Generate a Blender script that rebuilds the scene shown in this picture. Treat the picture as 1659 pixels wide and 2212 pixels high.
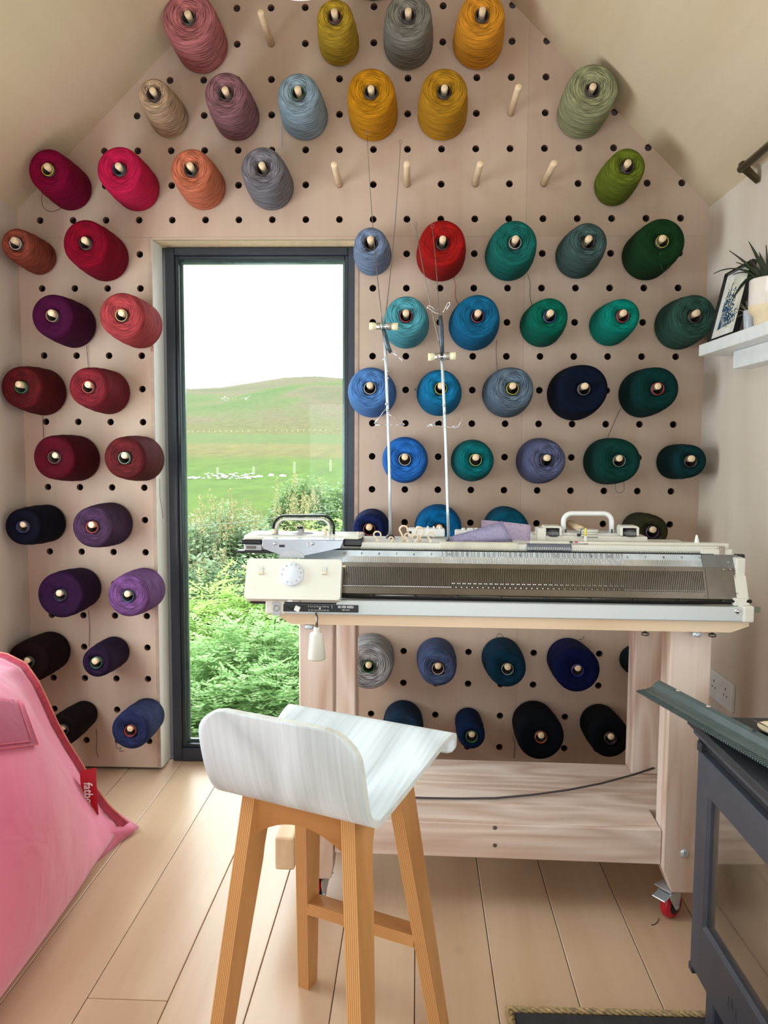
import bpy, bmesh, math, random
from mathutils import Vector, Matrix
random.seed(7)
S = bpy.context.scene
for o in list(bpy.data.objects): bpy.data.objects.remove(o)
COL = S.collection
PI = math.pi
# ------------------------------------------------------------------ camera
FPX = 1680.0
CAM = Vector((0.0, -2.5985, 1.12))
RIGHT = Vector((0.9994877, 0.0315394, 0.0054452))
UP = Vector((-0.0079645, 0.0803118, 0.9967380))
FWD = Vector((-0.0309992, 0.9962707, -0.0805219))
cd = bpy.data.cameras.new('camera')
cd.sensor_fit = 'VERTICAL'; cd.sensor_height = 24.0; cd.sensor_width = 18.0
cd.lens = FPX / 2212.0 * 24.0
cd.clip_start = 0.05; cd.clip_end = 3000
cam = bpy.data.objects.new('camera', cd); COL.objects.link(cam)
m = Matrix.Identity(4)
for r in range(3):
    m[r][0] = RIGHT[r]; m[r][1] = UP[r]; m[r][2] = -FWD[r]; m[r][3] = CAM[r]
cam.matrix_world = m
S.camera = cam
# ------------------------------------------------------------------ world, lights, exposure
w = bpy.data.worlds.new('sky'); S.world = w; w.use_nodes = True
nt = w.node_tree; bg = nt.nodes['Background']
bg.inputs[0].default_value = (0.93, 0.97, 1.0, 1); bg.inputs[1].default_value = 7.0
sun = bpy.data.lights.new('sun', 'SUN'); sun.energy = 2.5; sun.angle = 0.5; sun.color = (1, .97, .9)
so = bpy.data.objects.new('sun', sun); COL.objects.link(so); so.rotation_euler = (math.radians(38), math.radians(-22), 0)
def area(name, loc, rot, sx, sy, e, col):
    l = bpy.data.lights.new(name, 'AREA'); l.shape = 'RECTANGLE'; l.size = sx; l.size_y = sy
    l.energy = e; l.color = col
    o = bpy.data.objects.new(name, l); COL.objects.link(o); o.location = loc; o.rotation_euler = rot
    return o
# daylight through the glazed door at the rear and the windows in both side walls beside the camera
area('rear_daylight', (-0.05, -4.255, .82), (PI/2, 0, 0), 1.7, 1.4, 32, (.76, .90, 1.0))
area('left_daylight', (-1.385, -.92, 1.05), (0, -PI/2, 0), 1.0, .84, 29, (.80, .94, 1.0))
area('right_daylight', (1.045, -2.20, 1.15), (0, PI/2, 0), .9, 1.3, 10, (.92, .97, 1.0))
# added fill lamp under the left slope, no opening there, unseen behind the camera
area('roof_fill', (-.72, -2.0, 2.42), (0, -math.radians(44.5), 0), .75, 1.1, 13, (.78, .91, 1.0))
S.view_settings.view_transform = 'Standard'; S.view_settings.look = 'None'
S.view_settings.gamma = 1.0; S.view_settings.use_curve_mapping = False
S.view_settings.exposure = 0.0
# ------------------------------------------------------------------ helpers: rays onto real planes
def ray(px, py): return RIGHT*((px-829.5)/FPX) + UP*(-(py-1106)/FPX) + FWD
def onY(px, py, y): d = ray(px, py); return CAM + d*((y-CAM.y)/d.y)
def onZ(px, py, z): d = ray(px, py); return CAM + d*((z-CAM.z)/d.z)
def onX(px, py, x): d = ray(px, py); return CAM + d*((x-CAM.x)/d.x)
class Frame:
    """local frame of a thing (origin, turn about z)"""
    def __init__(s, o, a): s.o = Vector(o); s.a = a; s.R = Matrix.Rotation(a, 3, 'Z'); s.I = s.R.transposed()
    def loc(s, p): return s.I @ (p - s.o)
    def y(s, px, py, yl):
        c = s.loc(CAM); d = s.I @ ray(px, py); return c + d*((yl-c.y)/d.y)
    def z(s, px, py, zl):
        c = s.loc(CAM); d = s.I @ ray(px, py); return c + d*((zl-c.z)/d.z)
# ------------------------------------------------------------------ materials
def lin(c): return tuple(((v/255)/12.92 if v/255 <= .04045 else ((v/255+.055)/1.055)**2.4) for v in c)
def rgba(c): return (*lin(c), 1)
MC = {}
def newmat(name, rough=.5, metal=0, spec=.5):
    m = bpy.data.materials.new(name); m.use_nodes = True
    b = m.node_tree.nodes['Principled BSDF']
    b.inputs['Roughness'].default_value = rough; b.inputs['Metallic'].default_value = metal
    b.inputs['Specular IOR Level'].default_value = spec
    return m, m.node_tree, b
def N(nt, t, **k):
    n = nt.nodes.new(t)
    for a, v in k.items():
        if a.startswith('i_'): n.inputs[int(a[2:])].default_value = v
        else: setattr(n, a, v)
    return n
def ramp(nt, fac, stops):
    r = nt.nodes.new('ShaderNodeValToRGB'); e = r.color_ramp.elements
    while len(e) < len(stops): e.new(.5)
    for k, (p, c) in enumerate(stops): e[k].position = p; e[k].color = rgba(c) if len(c) == 3 else c
    nt.links.new(fac, r.inputs[0]); return r
def plain(name, c, rough=.5, metal=0, var=.06, scale=30, bump=0.0, spec=.5):
    """colour with slight mottling"""
    if name in MC: return MC[name]
    m, nt, b = newmat(name, rough, metal, spec)
    tc = N(nt, 'ShaderNodeTexCoord'); no = N(nt, 'ShaderNodeTexNoise'); no.inputs['Scale'].default_value = scale
    no.inputs['Detail'].default_value = 4
    nt.links.new(tc.outputs['Object'], no.inputs['Vector'])
    a = tuple(max(0, v*(1-var)) for v in c); d = tuple(min(255, v*(1+var)) for v in c)
    r = ramp(nt, no.outputs['Fac'], [(.3, a), (.7, d)])
    nt.links.new(r.outputs[0], b.inputs['Base Color'])
    if bump:
        bu = N(nt, 'ShaderNodeBump'); bu.inputs['Strength'].default_value = bump; bu.inputs['Distance'].default_value = .002
        nt.links.new(no.outputs['Fac'], bu.inputs['Height']); nt.links.new(bu.outputs[0], b.inputs['Normal'])
    MC[name] = m; return m
def wood(name, c1, c2, axis='Z', ring=6.0, rough=.5, coord='Object', knots=True, bump=.12, c3=None, fine=1.0, spec=.4, across=False):
    """grain stretched along an axis, with broad cathedral figure"""
    if name in MC: return MC[name]
    m, nt, b = newmat(name, rough, 0, spec)
    tc = N(nt, 'ShaderNodeTexCoord'); oi = N(nt, 'ShaderNodeObjectInfo')
    add = N(nt, 'ShaderNodeVectorMath', operation='ADD')
    mu = N(nt, 'ShaderNodeMath', operation='MULTIPLY'); mu.inputs[1].default_value = 37.0
    nt.links.new(oi.outputs['Random'], mu.inputs[0])
    nt.links.new(tc.outputs[coord], add.inputs[0]); nt.links.new(mu.outputs[0], add.inputs[1])
    def mp(s):
        k = N(nt, 'ShaderNodeMapping'); k.inputs['Scale'].default_value = s; nt.links.new(add.outputs[0], k.inputs['Vector']); return k
    ax = 'XYZ'.index(axis)
    s1 = [1.0, 1.0, 1.0]; s1[ax] = .16
    s2 = [60*fine]*3; s2[ax] = 1.6
    if across: s1 = [.5]*3; s1[ax] = 1.0; s2 = [3.0]*3; s2[ax] = 70*fine
    n1 = N(nt, 'ShaderNodeTexNoise'); n1.inputs['Scale'].default_value = ring; n1.inputs['Detail'].default_value = 1.5; n1.inputs['Distortion'].default_value = .5
    nt.links.new(mp(s1).outputs[0], n1.inputs['Vector'])
    mr = N(nt, 'ShaderNodeMath', operation='MULTIPLY'); mr.inputs[1].default_value = 9.0; nt.links.new(n1.outputs['Fac'], mr.inputs[0])
    fr = N(nt, 'ShaderNodeMath', operation='PINGPONG'); fr.inputs[1].default_value = 1.0; nt.links.new(mr.outputs[0], fr.inputs[0])
    n2 = N(nt, 'ShaderNodeTexNoise'); n2.inputs['Scale'].default_value = 1.0; n2.inputs['Detail'].default_value = 3
    nt.links.new(mp(s2).outputs[0], n2.inputs['Vector'])
    mx = N(nt, 'ShaderNodeMix', data_type='FLOAT'); mx.inputs[0].default_value = .55
    nt.links.new(fr.outputs[0], mx.inputs[2]); nt.links.new(n2.outputs['Fac'], mx.inputs[3])
    r = ramp(nt, mx.outputs[0], [(.2, c1), (.75, c2)])
    out = r.outputs[0]
    if c3:
        n3 = N(nt, 'ShaderNodeTexNoise'); n3.inputs['Scale'].default_value = 2.2; n3.inputs['Detail'].default_value = 2
        nt.links.new(add.outputs[0], n3.inputs['Vector'])
        r3 = ramp(nt, n3.outputs['Fac'], [(.42, (0, 0, 0)), (.62, (255, 255, 255))])
        mc = N(nt, 'ShaderNodeMix', data_type='RGBA'); nt.links.new(r3.outputs[0], mc.inputs[0])
        nt.links.new(out, mc.inputs[6]); mc.inputs[7].default_value = rgba(c3)
        half = N(nt, 'ShaderNodeMix', data_type='RGBA'); half.inputs[0].default_value = .45
        nt.links.new(out, half.inputs[6]); nt.links.new(mc.outputs[2], half.inputs[7]); out = half.outputs[2]
    if knots:
        sk = [1.0, 1.0, 1.0]; sk[ax] = .55
        v = N(nt, 'ShaderNodeTexVoronoi'); v.inputs['Scale'].default_value = 3.3; nt.links.new(mp(sk).outputs[0], v.inputs['Vector'])
        rk = ramp(nt, v.outputs['Distance'], [(.035, (255, 255, 255)), (.085, (0, 0, 0))])
        mk = N(nt, 'ShaderNodeMix', data_type='RGBA'); nt.links.new(rk.outputs[0], mk.inputs[0])
        nt.links.new(out, mk.inputs[6]); mk.inputs[7].default_value = (*[v*.45 for v in lin(c1)], 1)
        out = mk.outputs[2]
    nt.links.new(out, b.inputs['Base Color'])
    bu = N(nt, 'ShaderNodeBump'); bu.inputs['Strength'].default_value = bump; bu.inputs['Distance'].default_value = .001
    nt.links.new(n2.outputs['Fac'], bu.inputs['Height']); nt.links.new(bu.outputs[0], b.inputs['Normal'])
    MC[name] = m; return m
def plyedge(name, c1, c2, layers=9):
    """edge of plywood: thin lamination lines across the thickness (UV.x)"""
    if name in MC: return MC[name]
    m, nt, b = newmat(name, .45)
    uv = N(nt, 'ShaderNodeUVMap'); sx = N(nt, 'ShaderNodeSeparateXYZ'); nt.links.new(uv.outputs[0], sx.inputs[0])
    no = N(nt, 'ShaderNodeTexNoise'); no.inputs['Scale'].default_value = 18; tc = N(nt, 'ShaderNodeTexCoord'); nt.links.new(tc.outputs['Object'], no.inputs['Vector'])
    ad = N(nt, 'ShaderNodeMath', operation='MULTIPLY_ADD'); ad.inputs[1].default_value = .03; nt.links.new(no.outputs['Fac'], ad.inputs[0]); nt.links.new(sx.outputs[0], ad.inputs[2])
    mu = N(nt, 'ShaderNodeMath', operation='MULTIPLY'); mu.inputs[1].default_value = layers; nt.links.new(ad.outputs[0], mu.inputs[0])
    pg = N(nt, 'ShaderNodeMath', operation='PINGPONG'); pg.inputs[1].default_value = .5; nt.links.new(mu.outputs[0], pg.inputs[0])
    r = ramp(nt, pg.outputs[0], [(0.02, c2), (.16, c1), (.5, tuple(min(255, v*1.08) for v in c1))])
    nt.links.new(r.outputs[0], b.inputs['Base Color']); MC[name] = m; return m
def yarn_mat(name, c, mel):
    """wound thread: streaks round the axis, heathered when mel is high"""
    m, nt, b = newmat(name, .9, 0, .15); c = tuple(v*.92 for v in c)
    if c[0] > c[1]*1.7: c = (c[0]*.88, c[1]*.95, c[2]*.80)
    b.inputs['Sheen Weight'].default_value = .0
    tc = N(nt, 'ShaderNodeTexCoord'); sp = N(nt, 'ShaderNodeSeparateXYZ'); nt.links.new(tc.outputs['Object'], sp.inputs[0])
    cx = N(nt, 'ShaderNodeCombineXYZ'); nt.links.new(sp.outputs[0], cx.inputs[0]); nt.links.new(sp.outputs[2], cx.inputs[2])
    ln = N(nt, 'ShaderNodeVectorMath', operation='LENGTH'); nt.links.new(cx.outputs[0], ln.inputs[0])
    nm = N(nt, 'ShaderNodeVectorMath', operation='NORMALIZE'); nt.links.new(cx.outputs[0], nm.inputs[0])
    s = N(nt, 'ShaderNodeMath', operation='ADD'); nt.links.new(ln.outputs['Value'], s.inputs[0]); nt.links.new(sp.outputs[1], s.inputs[1])
    wob = N(nt, 'ShaderNodeTexNoise'); wob.inputs['Scale'].default_value = 14; wob.inputs['Detail'].default_value = 2; nt.links.new(tc.outputs['Object'], wob.inputs['Vector'])
    s2 = N(nt, 'ShaderNodeMath', operation='MULTIPLY_ADD'); s2.inputs[1].default_value = .014; nt.links.new(wob.outputs['Fac'], s2.inputs[0]); nt.links.new(s.outputs[0], s2.inputs[2])
    s3 = N(nt, 'ShaderNodeMath', operation='MULTIPLY'); s3.inputs[1].default_value = 600; nt.links.new(s2.outputs[0], s3.inputs[0])
    nsc = N(nt, 'ShaderNodeVectorMath', operation='SCALE'); nsc.inputs['Scale'].default_value = 1.5; nt.links.new(nm.outputs[0], nsc.inputs[0])
    sp2 = N(nt, 'ShaderNodeSeparateXYZ'); nt.links.new(nsc.outputs[0], sp2.inputs[0])
    c2 = N(nt, 'ShaderNodeCombineXYZ'); nt.links.new(sp2.outputs[0], c2.inputs[0]); nt.links.new(s3.outputs[0], c2.inputs[1]); nt.links.new(sp2.outputs[2], c2.inputs[2])
    n1 = N(nt, 'ShaderNodeTexNoise'); n1.inputs['Scale'].default_value = 1.0; n1.inputs['Detail'].default_value = 2.5; n1.inputs['Roughness'].default_value = .6
    nt.links.new(c2.outputs[0], n1.inputs['Vector'])
    k = .28 + mel*.5
    dk = tuple(v*(1-k) for v in c); lt = tuple(min(255, v*(1+k*.75) + 5*mel) for v in c)
    r = ramp(nt, n1.outputs['Fac'], [(.33, dk), (.5, c), (.68, lt)])
    nt.links.new(r.outputs[0], b.inputs['Base Color'])
    bu = N(nt, 'ShaderNodeBump'); bu.inputs['Strength'].default_value = .5; bu.inputs['Distance'].default_value = .0018
    nt.links.new(n1.outputs['Fac'], bu.inputs['Height']); nt.links.new(bu.outputs[0], b.inputs['Normal'])
    return m
M_PLY = wood('whitewashed_ply', (185, 158, 139), (197, 172, 154), 'Z', 2.0, .62, knots=False, bump=.03, c3=(188, 163, 138), fine=.6)
M_CUT = plain('bored_ply', (96, 66, 50), .8)  # hole walls coloured darker than the sheet, adding shade inside the bores
M_PLYC = wood('ceiling_ply', (204, 182, 152), (214, 195, 166), 'Y', 1.2, .6, knots=False, bump=.03, c3=(206, 194, 160), fine=.5)
M_REVEAL = wood('reveal_ply', (228, 226, 216), (240, 238, 232), 'Z', 2.5, .55, knots=False, bump=.03, fine=.6)
M_EDGE = plyedge('ply_edge_pale', (196, 170, 140), (132, 100, 72), 5)
M_FLOOR = wood('oak_board', (202, 170, 138), (220, 192, 162), 'Y', 2.0, .30, knots=True, bump=.04, c3=(198, 164, 136), fine=.6)
M_PINE = wood('limed_pine', (200, 170, 150), (236, 220, 208), 'X', 9, .6, knots=True, bump=.12)
M_PINEZ = wood('limed_pine_upright', (200, 170, 150), (236, 220, 208), 'Z', 9, .6, knots=True, bump=.12)
M_PINEY = wood('limed_pine_rail', (210, 178, 140), (228, 200, 164), 'Y', 7, .6, knots=False, bump=.12)
M_PINETOP = wood('pine_worktop', (214, 184, 150), (230, 206, 176), 'X', 5, .55, knots=False, bump=.1)
M_PEG = plain('beech_peg', (226, 200, 164), .5, var=.05, scale=60)
M_DARK = plain('graphite_frame', (44, 50, 60), .38, 0, .05)
M_BLACK = plain('black_plastic', (20, 21, 23), .35)
M_RUBBER = plain('black_rubber', (14, 14, 15), .6)
M_CREAM = plain('cream_plastic', (222, 220, 208), .38, var=.02, scale=8)
M_IVORY = plain('ivory_plastic', (232, 220, 188), .4, var=.03)
M_WHITE = plain('white_paint', (232, 234, 232), .4, var=.02)
M_GREYMET = plain('grey_painted_metal', (178, 180, 182), .35, .3, .03)
M_STEEL = plain('dull_steel', (122, 116, 108), .28, .9, .06, 14)
M_CHROME = plain('chrome', (215, 217, 220), .12, 1, .02)
M_ALU = plain('brushed_aluminium', (196, 206, 212), .3, .55, .04, 40)
M_STOVE = plain('stove_grey', (70, 73, 84), .55, .15, .05, 20, .02)
M_RAILG = plain('grey_green_metal', (94, 108, 108), .42, .4, .05)
M_CAST = plain('cast_grey_rail', (62, 78, 76), .5, .4, .05)
M_BRONZE = plain('bronze_metal', (92, 84, 60), .3, .85, .05)
M_RED = plain('red_polyurethane', (196, 22, 44), .35, var=.05)
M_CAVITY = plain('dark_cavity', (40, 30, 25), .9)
# ------------------------------------------------------------------ mesh helpers
class MB:
    def __init__(s): s.bm = bmesh.new(); s.uv = s.bm.loops.layers.uv.new('UVMap'); s.mi = 0
    def _tag(s, n0):
        s.bm.faces.ensure_lookup_table()
        for f in s.bm.faces[n0:]: f.material_index = s.mi
    def box(s, a, b, bev=0, rot=None, piv=None):
        n0 = len(s.bm.faces); lo = [min(a[i], b[i]) for i in range(3)]; hi = [max(a[i], b[i]) for i in range(3)]
        vs = [s.bm.verts.new((x, y, z)) for x in (lo[0], hi[0]) for y in (lo[1], hi[1]) for z in (lo[2], hi[2])]
        fs = [s.bm.faces.new([vs[i] for i in q]) for q in ((0,1,3,2),(4,6,7,5),(0,4,5,1),(2,3,7,6),(0,2,6,4),(1,5,7,3))]
        if bev:
            es = list({e for f in fs for e in f.edges})
            bev = min(bev, min(hi[i]-lo[i] for i in range(3))*.45)
            r = bmesh.ops.bevel(s.bm, geom=es, offset=bev, segments=2 if bev > .003 else 1, affect='EDGES', profile=.5)
            vs = list({v for v in r['verts']} | {v for v in vs if v.is_valid})
        if rot is not None:
            p = Vector(piv or ((lo[0]+hi[0])/2, (lo[1]+hi[1])/2, (lo[2]+hi[2])/2))
            bmesh.ops.rotate(s.bm, verts=[v for v in vs if v.is_valid], cent=p, matrix=rot)
        s._tag(n0); return s
    def rings(s, R, closed=False, cap=True, smooth=True):
        """list of rings (equal vertex count) -> skin"""
        n0 = len(s.bm.faces); V = [[s.bm.verts.new(p) for p in r] for r in R]; n = len(R[0])
        pairs = list(zip(V[:-1], V[1:])) + ([(V[-1], V[0])] if closed else [])
        for a, b in pairs:
            for k in range(n):
                f = s.bm.faces.new((a[k], a[(k+1) % n], b[(k+1) % n], b[k])); f.smooth = smooth
        if cap and not closed:
            s.bm.faces.new(list(reversed(V[0]))); s.bm.faces.new(V[-1])
        s._tag(n0); return s
    def tube(s, pts, r, n=8, closed=False, cap=True):
        pts = [Vector(p) for p in pts]; L = len(pts)
        rr = r if isinstance(r, (list, tuple)) else [r]*L
        R = []; prev = None
        for i, p in enumerate(pts):
            if closed: t = pts[(i+1) % L] - pts[i-1]
            else: t = pts[min(i+1, L-1)] - pts[max(i-1, 0)]
            t = t.normalized() if t.length > 1e-9 else Vector((0, 0, 1))
            if prev is None:
                a = t.cross(Vector((0, 0, 1)))
                if a.length < .1: a = t.cross(Vector((1, 0, 0)))
            else: a = prev - t*prev.dot(t)
            a.normalize(); b = t.cross(a); prev = a
            R.append([p + (a*math.cos(2*PI*k/n) + b*math.sin(2*PI*k/n))*rr[i] for k in range(n)])
        return s.rings(R, closed, cap)
    def cyl(s, a, b, r, n=16, r2=None): return s.tube([a, b], [r, r if r2 is None else r2], n)
    def lathe(s, prof, o=(0,0,0), axis='Z', n=24, closed=False, smooth=True, cap=False):
        o = Vector(o); R = []
        for r, h in prof:
            ring = []
            for k in range(n):
                c, d = r*math.cos(2*PI*k/n), r*math.sin(2*PI*k/n)
                ring.append(o + (Vector((c, d, h)) if axis == 'Z' else Vector((c, -h, d)) if axis == 'Y' else Vector((h, c, d))))
            R.append(ring)
        return s.rings(R, closed, cap, smooth)
    def prism(s, pts, d, side_mi=None, smooth=False):
        """polygon pts (Vectors, planar) extruded by vector d; UV.x across thickness on the sides"""
        n0 = len(s.bm.faces); d = Vector(d); pts = [Vector(p) for p in pts]
        A = [s.bm.verts.new(p) for p in pts]; B = [s.bm.verts.new(p+d) for p in pts]; n = len(pts)
        fa = s.bm.faces.new(list(reversed(A))); fb = s.bm.faces.new(B)
        fa.material_index = fb.material_index = s.mi
        for k in range(n):
            f = s.bm.faces.new((A[k], A[(k+1) % n], B[(k+1) % n], B[k]))
            f.material_index = s.mi if side_mi is None else side_mi; f.smooth = smooth
            for l in f.loops: l[s.uv].uv = (0 if l.vert in (A[k], A[(k+1) % n]) else 1, 0)
        return s
    def grid(s, fn, nu, nv, smooth=True, cu=False):
        n0 = len(s.bm.faces)
        V = [[s.bm.verts.new(fn(u/nu if not cu else u/nu, v/nv)) for v in range(nv+1)] for u in range(nu + (0 if cu else 1))]
        for u in range(nu):
            for v in range(nv):
                a, b = V[u], V[(u+1) % len(V)]
                f = s.bm.faces.new((a[v], b[v], b[v+1], a[v+1])); f.smooth = smooth
        s._tag(n0); return s
    def build(s, name, mat, parent=None, fix=True, loc=None):
        if fix: bmesh.ops.recalc_face_normals(s.bm, faces=s.bm.faces[:])
        me = bpy.data.meshes.new(name); s.bm.to_mesh(me); s.bm.free()
        for mm in (mat if isinstance(mat, (list, tuple)) else [mat]): me.materials.append(mm)
        o = bpy.data.objects.new(name, me); COL.objects.link(o)
        if parent: o.parent = parent
        if loc is not None: o.location = loc
        return o
def tag(o, label=None, cat=None, group=None, kind=None):
    if label: o['label'] = label
    if cat: o['category'] = cat
    if group: o['group'] = group
    if kind: o['kind'] = kind
    return o
def empty(name, loc=(0,0,0), rz=0, label=None, cat=None, group=None, kind=None):
    o = bpy.data.objects.new(name, None); COL.objects.link(o); o.location = loc; o.rotation_euler = (0, 0, rz)
    o.empty_display_size = .05
    return tag(o, label, cat, group, kind)
def inst(src, parent, loc=None, name=None, rot=None):
    c = src.copy(); COL.objects.link(c); c.parent = parent
    if loc is not None: c.location = loc
    if rot is not None: c.rotation_euler = rot
    return c
def text(s, size, parent, mat, loc, rot, name='lettering', ext=.0004, align='CENTER', shear=0, bold=0, sx=1):
    cu = bpy.data.curves.new(name, 'FONT'); cu.body = s; cu.size = size; cu.extrude = ext
    cu.align_x = align; cu.align_y = 'CENTER'; cu.shear = shear; cu.offset = bold; cu.resolution_u = 2
    t = bpy.data.objects.new(name+'_tmp', cu); COL.objects.link(t)
    bpy.context.view_layer.update()
    me = bpy.data.meshes.new_from_object(t.evaluated_get(bpy.context.evaluated_depsgraph_get()))
    bpy.data.objects.remove(t)
    me.materials.clear(); me.materials.append(mat); me.name = name
    o = bpy.data.objects.new(name, me); COL.objects.link(o); o.parent = parent
    o.matrix_local = Matrix.Translation(loc) @ rot.to_4x4() @ Matrix.Diagonal((sx, 1, 1, 1))
    return o
def basis(x, y):
    x = Vector(x).normalized(); y = Vector(y); y = (y - x*y.dot(x)).normalized(); z = x.cross(y)
    return Matrix((x, y, z)).transposed()
# ------------------------------------------------------------------ room shell
XL, XR, EAVE, APX, APZ, YB = -1.297, .960, 1.900, -.1685, 3.010, -4.2
G = .11; HX0 = -1.22153; HZ0 = 1.8660; HR = .0112
def hole(i, j): return (HX0 + G*i, HZ0 + G*j)
SEAMZ = 1.811
WX0, WX1, WZ1 = -.850, -.179, 1.803      # window opening
def panel(x0, x1, z0, z1, th, wb, gable=False):
    """drilled plywood sheet: ring of faces round every hole, hole walls through the sheet"""
    b = MB(); bm = b.bm
    xs = sorted({x0, x1} | {HX0+G*(i+.5) for i in range(-2, 22) if x0+1e-4 < HX0+G*(i+.5) < x1-1e-4})
    zs = sorted({z0, z1} | {HZ0+G*(j+.5) for j in range(-19, 13) if z0+1e-4 < HZ0+G*(j+.5) < z1-1e-4})
    vc = {}
    def V(x, y, z):
        k = (round(x, 5), round(y, 5), round(z, 5))
        if k not in vc: vc[k] = bm.verts.new((x, y, z))
        return vc[k]
    for xa, xb in zip(xs[:-1], xs[1:]):
        for za, zb in zip(zs[:-1], zs[1:]):
            if gable and min(abs(xa-APX), abs(xb-APX)) > (APZ - za) / .983 + .05: continue
            i = round(((xa+xb)/2-HX0)/G); j = round(((za+zb)/2-HZ0)/G)
            for ci, cj in ((i, j), (math.floor(((xa+xb)/2-HX0)/G), j), (i, math.floor(((za+zb)/2-HZ0)/G))):
                hx, hz = hole(ci, cj)
                if xa+HR*1.15 < hx < xb-HR*1.15 and za+HR*1.15 < hz < zb-HR*1.15 and 0 <= ci <= 19 and cj >= -16 and not (hx < APX and hz > APZ-(APX-hx)*.983-.022 and (ci, cj) != (5, 5)): break
            else:
                bm.faces.new((V(xa, 0, za), V(xb, 0, za), V(xb, 0, zb), V(xa, 0, zb))); continue
            ca = [math.atan2(Z_-hz, X_-hx) % (2*PI) for X_, Z_ in ((xa, za), (xb, za), (xb, zb), (xa, zb))]
            an = sorted(ca+[2*PI*k/16 for k in range(16) if min(abs(2*PI*k/16-c) for c in ca) > .08]); out = []; inn = []; bk = []
            last = None; al = []
            for a in an:
                if last is not None and a-last < .02: continue
                al.append(a); last = a
            for a in al:
                c, s_ = math.cos(a), math.sin(a)
                t = min(((xb if c > 0 else xa)-hx)/c if abs(c) > 1e-6 else 9, ((zb if s_ > 0 else za)-hz)/s_ if abs(s_) > 1e-6 else 9)
                out.append(V(hx+c*t, 0, hz+s_*t)); inn.append(V(hx+c*HR, 0, hz+s_*HR)); bk.append(V(hx+c*HR, th, hz+s_*HR))
            n = len(al)
            for k in range(n):
                q = [inn[k], inn[(k+1) % n], out[(k+1) % n], out[k]]
                if len(set(q)) == 4:
                    try: bm.faces.new(q)
                    except ValueError: pass
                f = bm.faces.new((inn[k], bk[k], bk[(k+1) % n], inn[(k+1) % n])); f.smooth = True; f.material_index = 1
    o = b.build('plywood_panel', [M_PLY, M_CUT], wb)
    return o
wall_back = empty('wall_back', (0, 0, 0), kind='structure')
tag(wall_back, 'whitewashed plywood gable wall drilled with a grid of peg holes')
panel(XL-.01, HX0+G*14.5-.0002, SEAMZ+.0002, APZ+.06, .018, wall_back, True)
panel(HX0+G*14.5+.0002, XR+.01, SEAMZ+.0002, APZ+.06, .018, wall_back, True)
panel(XL-.01, WX0, .012, SEAMZ-.0002, .018, wall_back)
panel(WX1, HX0+G*14.5-.0002, .012, SEAMZ-.0002, .018, wall_back)
panel(HX0+G*14.5+.0002, XR+.01, .012, SEAMZ-.0002, .018, wall_back)
b = MB()     # strip over the window
b.box((WX0, 0, WZ1), (WX1, .018, SEAMZ-.0002)); b.build('plywood_strip', M_PLY, wall_back)
b = MB()     # solid wall behind the drilled lining
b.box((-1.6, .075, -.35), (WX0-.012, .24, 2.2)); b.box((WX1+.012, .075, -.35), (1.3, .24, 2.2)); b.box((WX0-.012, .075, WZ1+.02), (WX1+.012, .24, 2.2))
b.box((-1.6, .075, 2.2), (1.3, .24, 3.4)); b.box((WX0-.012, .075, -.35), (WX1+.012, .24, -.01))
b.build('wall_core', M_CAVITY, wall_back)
# reveal boards of the window opening
trim = empty('trim_1', (0, 0, 0), kind='structure'); tag(trim, 'pale plywood lining of the tall window opening')
for (a, c) in (((WX0-.016, -.002, .008), (WX0-.001, .0, SEAMZ-.002)),): pass
b = MB(); b.box((WX0-.012, .0185, 0.006), (WX0, .105, WZ1+.012), .0006); b.box((WX0-.0095, -.001, .012), (WX0+.0005, .0185, WZ1+.003)); b.build('reveal_board', M_REVEAL, trim)
b = MB(); b.box((WX1, .0185, 0.006), (WX1+.012, .105, WZ1+.012), .0006); b.build('reveal_board', M_REVEAL, trim)
b = MB(); b.box((WX0, .0185, WZ1), (WX1, .105, WZ1+.012), .0006); b.build('reveal_board', M_PEG, trim)
b = MB(); b.box((WX1-.0015, -.003, .012), (WX1+.0105, .001, WZ1+.006)); b.mi = 0; b.build('edge_strip', plain('edge_strip_wood', (176, 150, 132), .6), trim)
b = MB(); b.box((WX0-.012, -.003, .012), (WX0-.001, .001, WZ1+.006)); b.build('edge_strip', plain('edge_strip_wood', (176, 150, 132), .6), trim)
# window
win = empty('window_1', (0, 0, 0), kind='structure'); tag(win, 'tall graphite-framed window looking out over green fields')
fy = .085
FX0, FX1, FZ0, FZ1 = -.835, -.172, .001, WZ1-.004
GX0, GX1, GZ0, GZ1 = -.792, -.222, .060, 1.762
def rect_frame(b, x0, x1, z0, z1, X0, X1, Z0, Z1, ya, yb, bev=.002):
    b.box((X0, ya, Z0), (x0, yb, Z1), bev); b.box((x1, ya, Z0), (X1, yb, Z1), bev)
    b.box((x0, ya, z1), (x1, yb, Z1), bev); b.box((x0, ya, Z0), (x1, yb, z0), bev)
b = MB(); rect_frame(b, GX0-.012, GX1+.012, GZ0-.012, GZ1+.012, FX0, FX1, FZ0, FZ1, fy, fy+.07, .003); b.build('frame', M_DARK, win)
b = MB(); rect_frame(b, GX0, GX1, GZ0, GZ1, GX0-.0125, GX1+.0125, GZ0-.0125, GZ1+.0125, fy+.012, fy+.062, .002); b.build('glazing_bead', plain('bead_dark', (36, 44, 50), .3), win)
b = MB(); rect_frame(b, GX0+.009, GX1-.009, GZ0+.009, GZ1-.009, GX0, GX1, GZ0, GZ1, fy+.04, fy+.052, 0); b.build('spacer_bar', plain('spacer', (120, 136, 134), .25, .7), win)
gm = bpy.data.materials.new('window_glass'); gm.use_nodes = True; t = gm.node_tree; t.nodes.clear()
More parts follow.
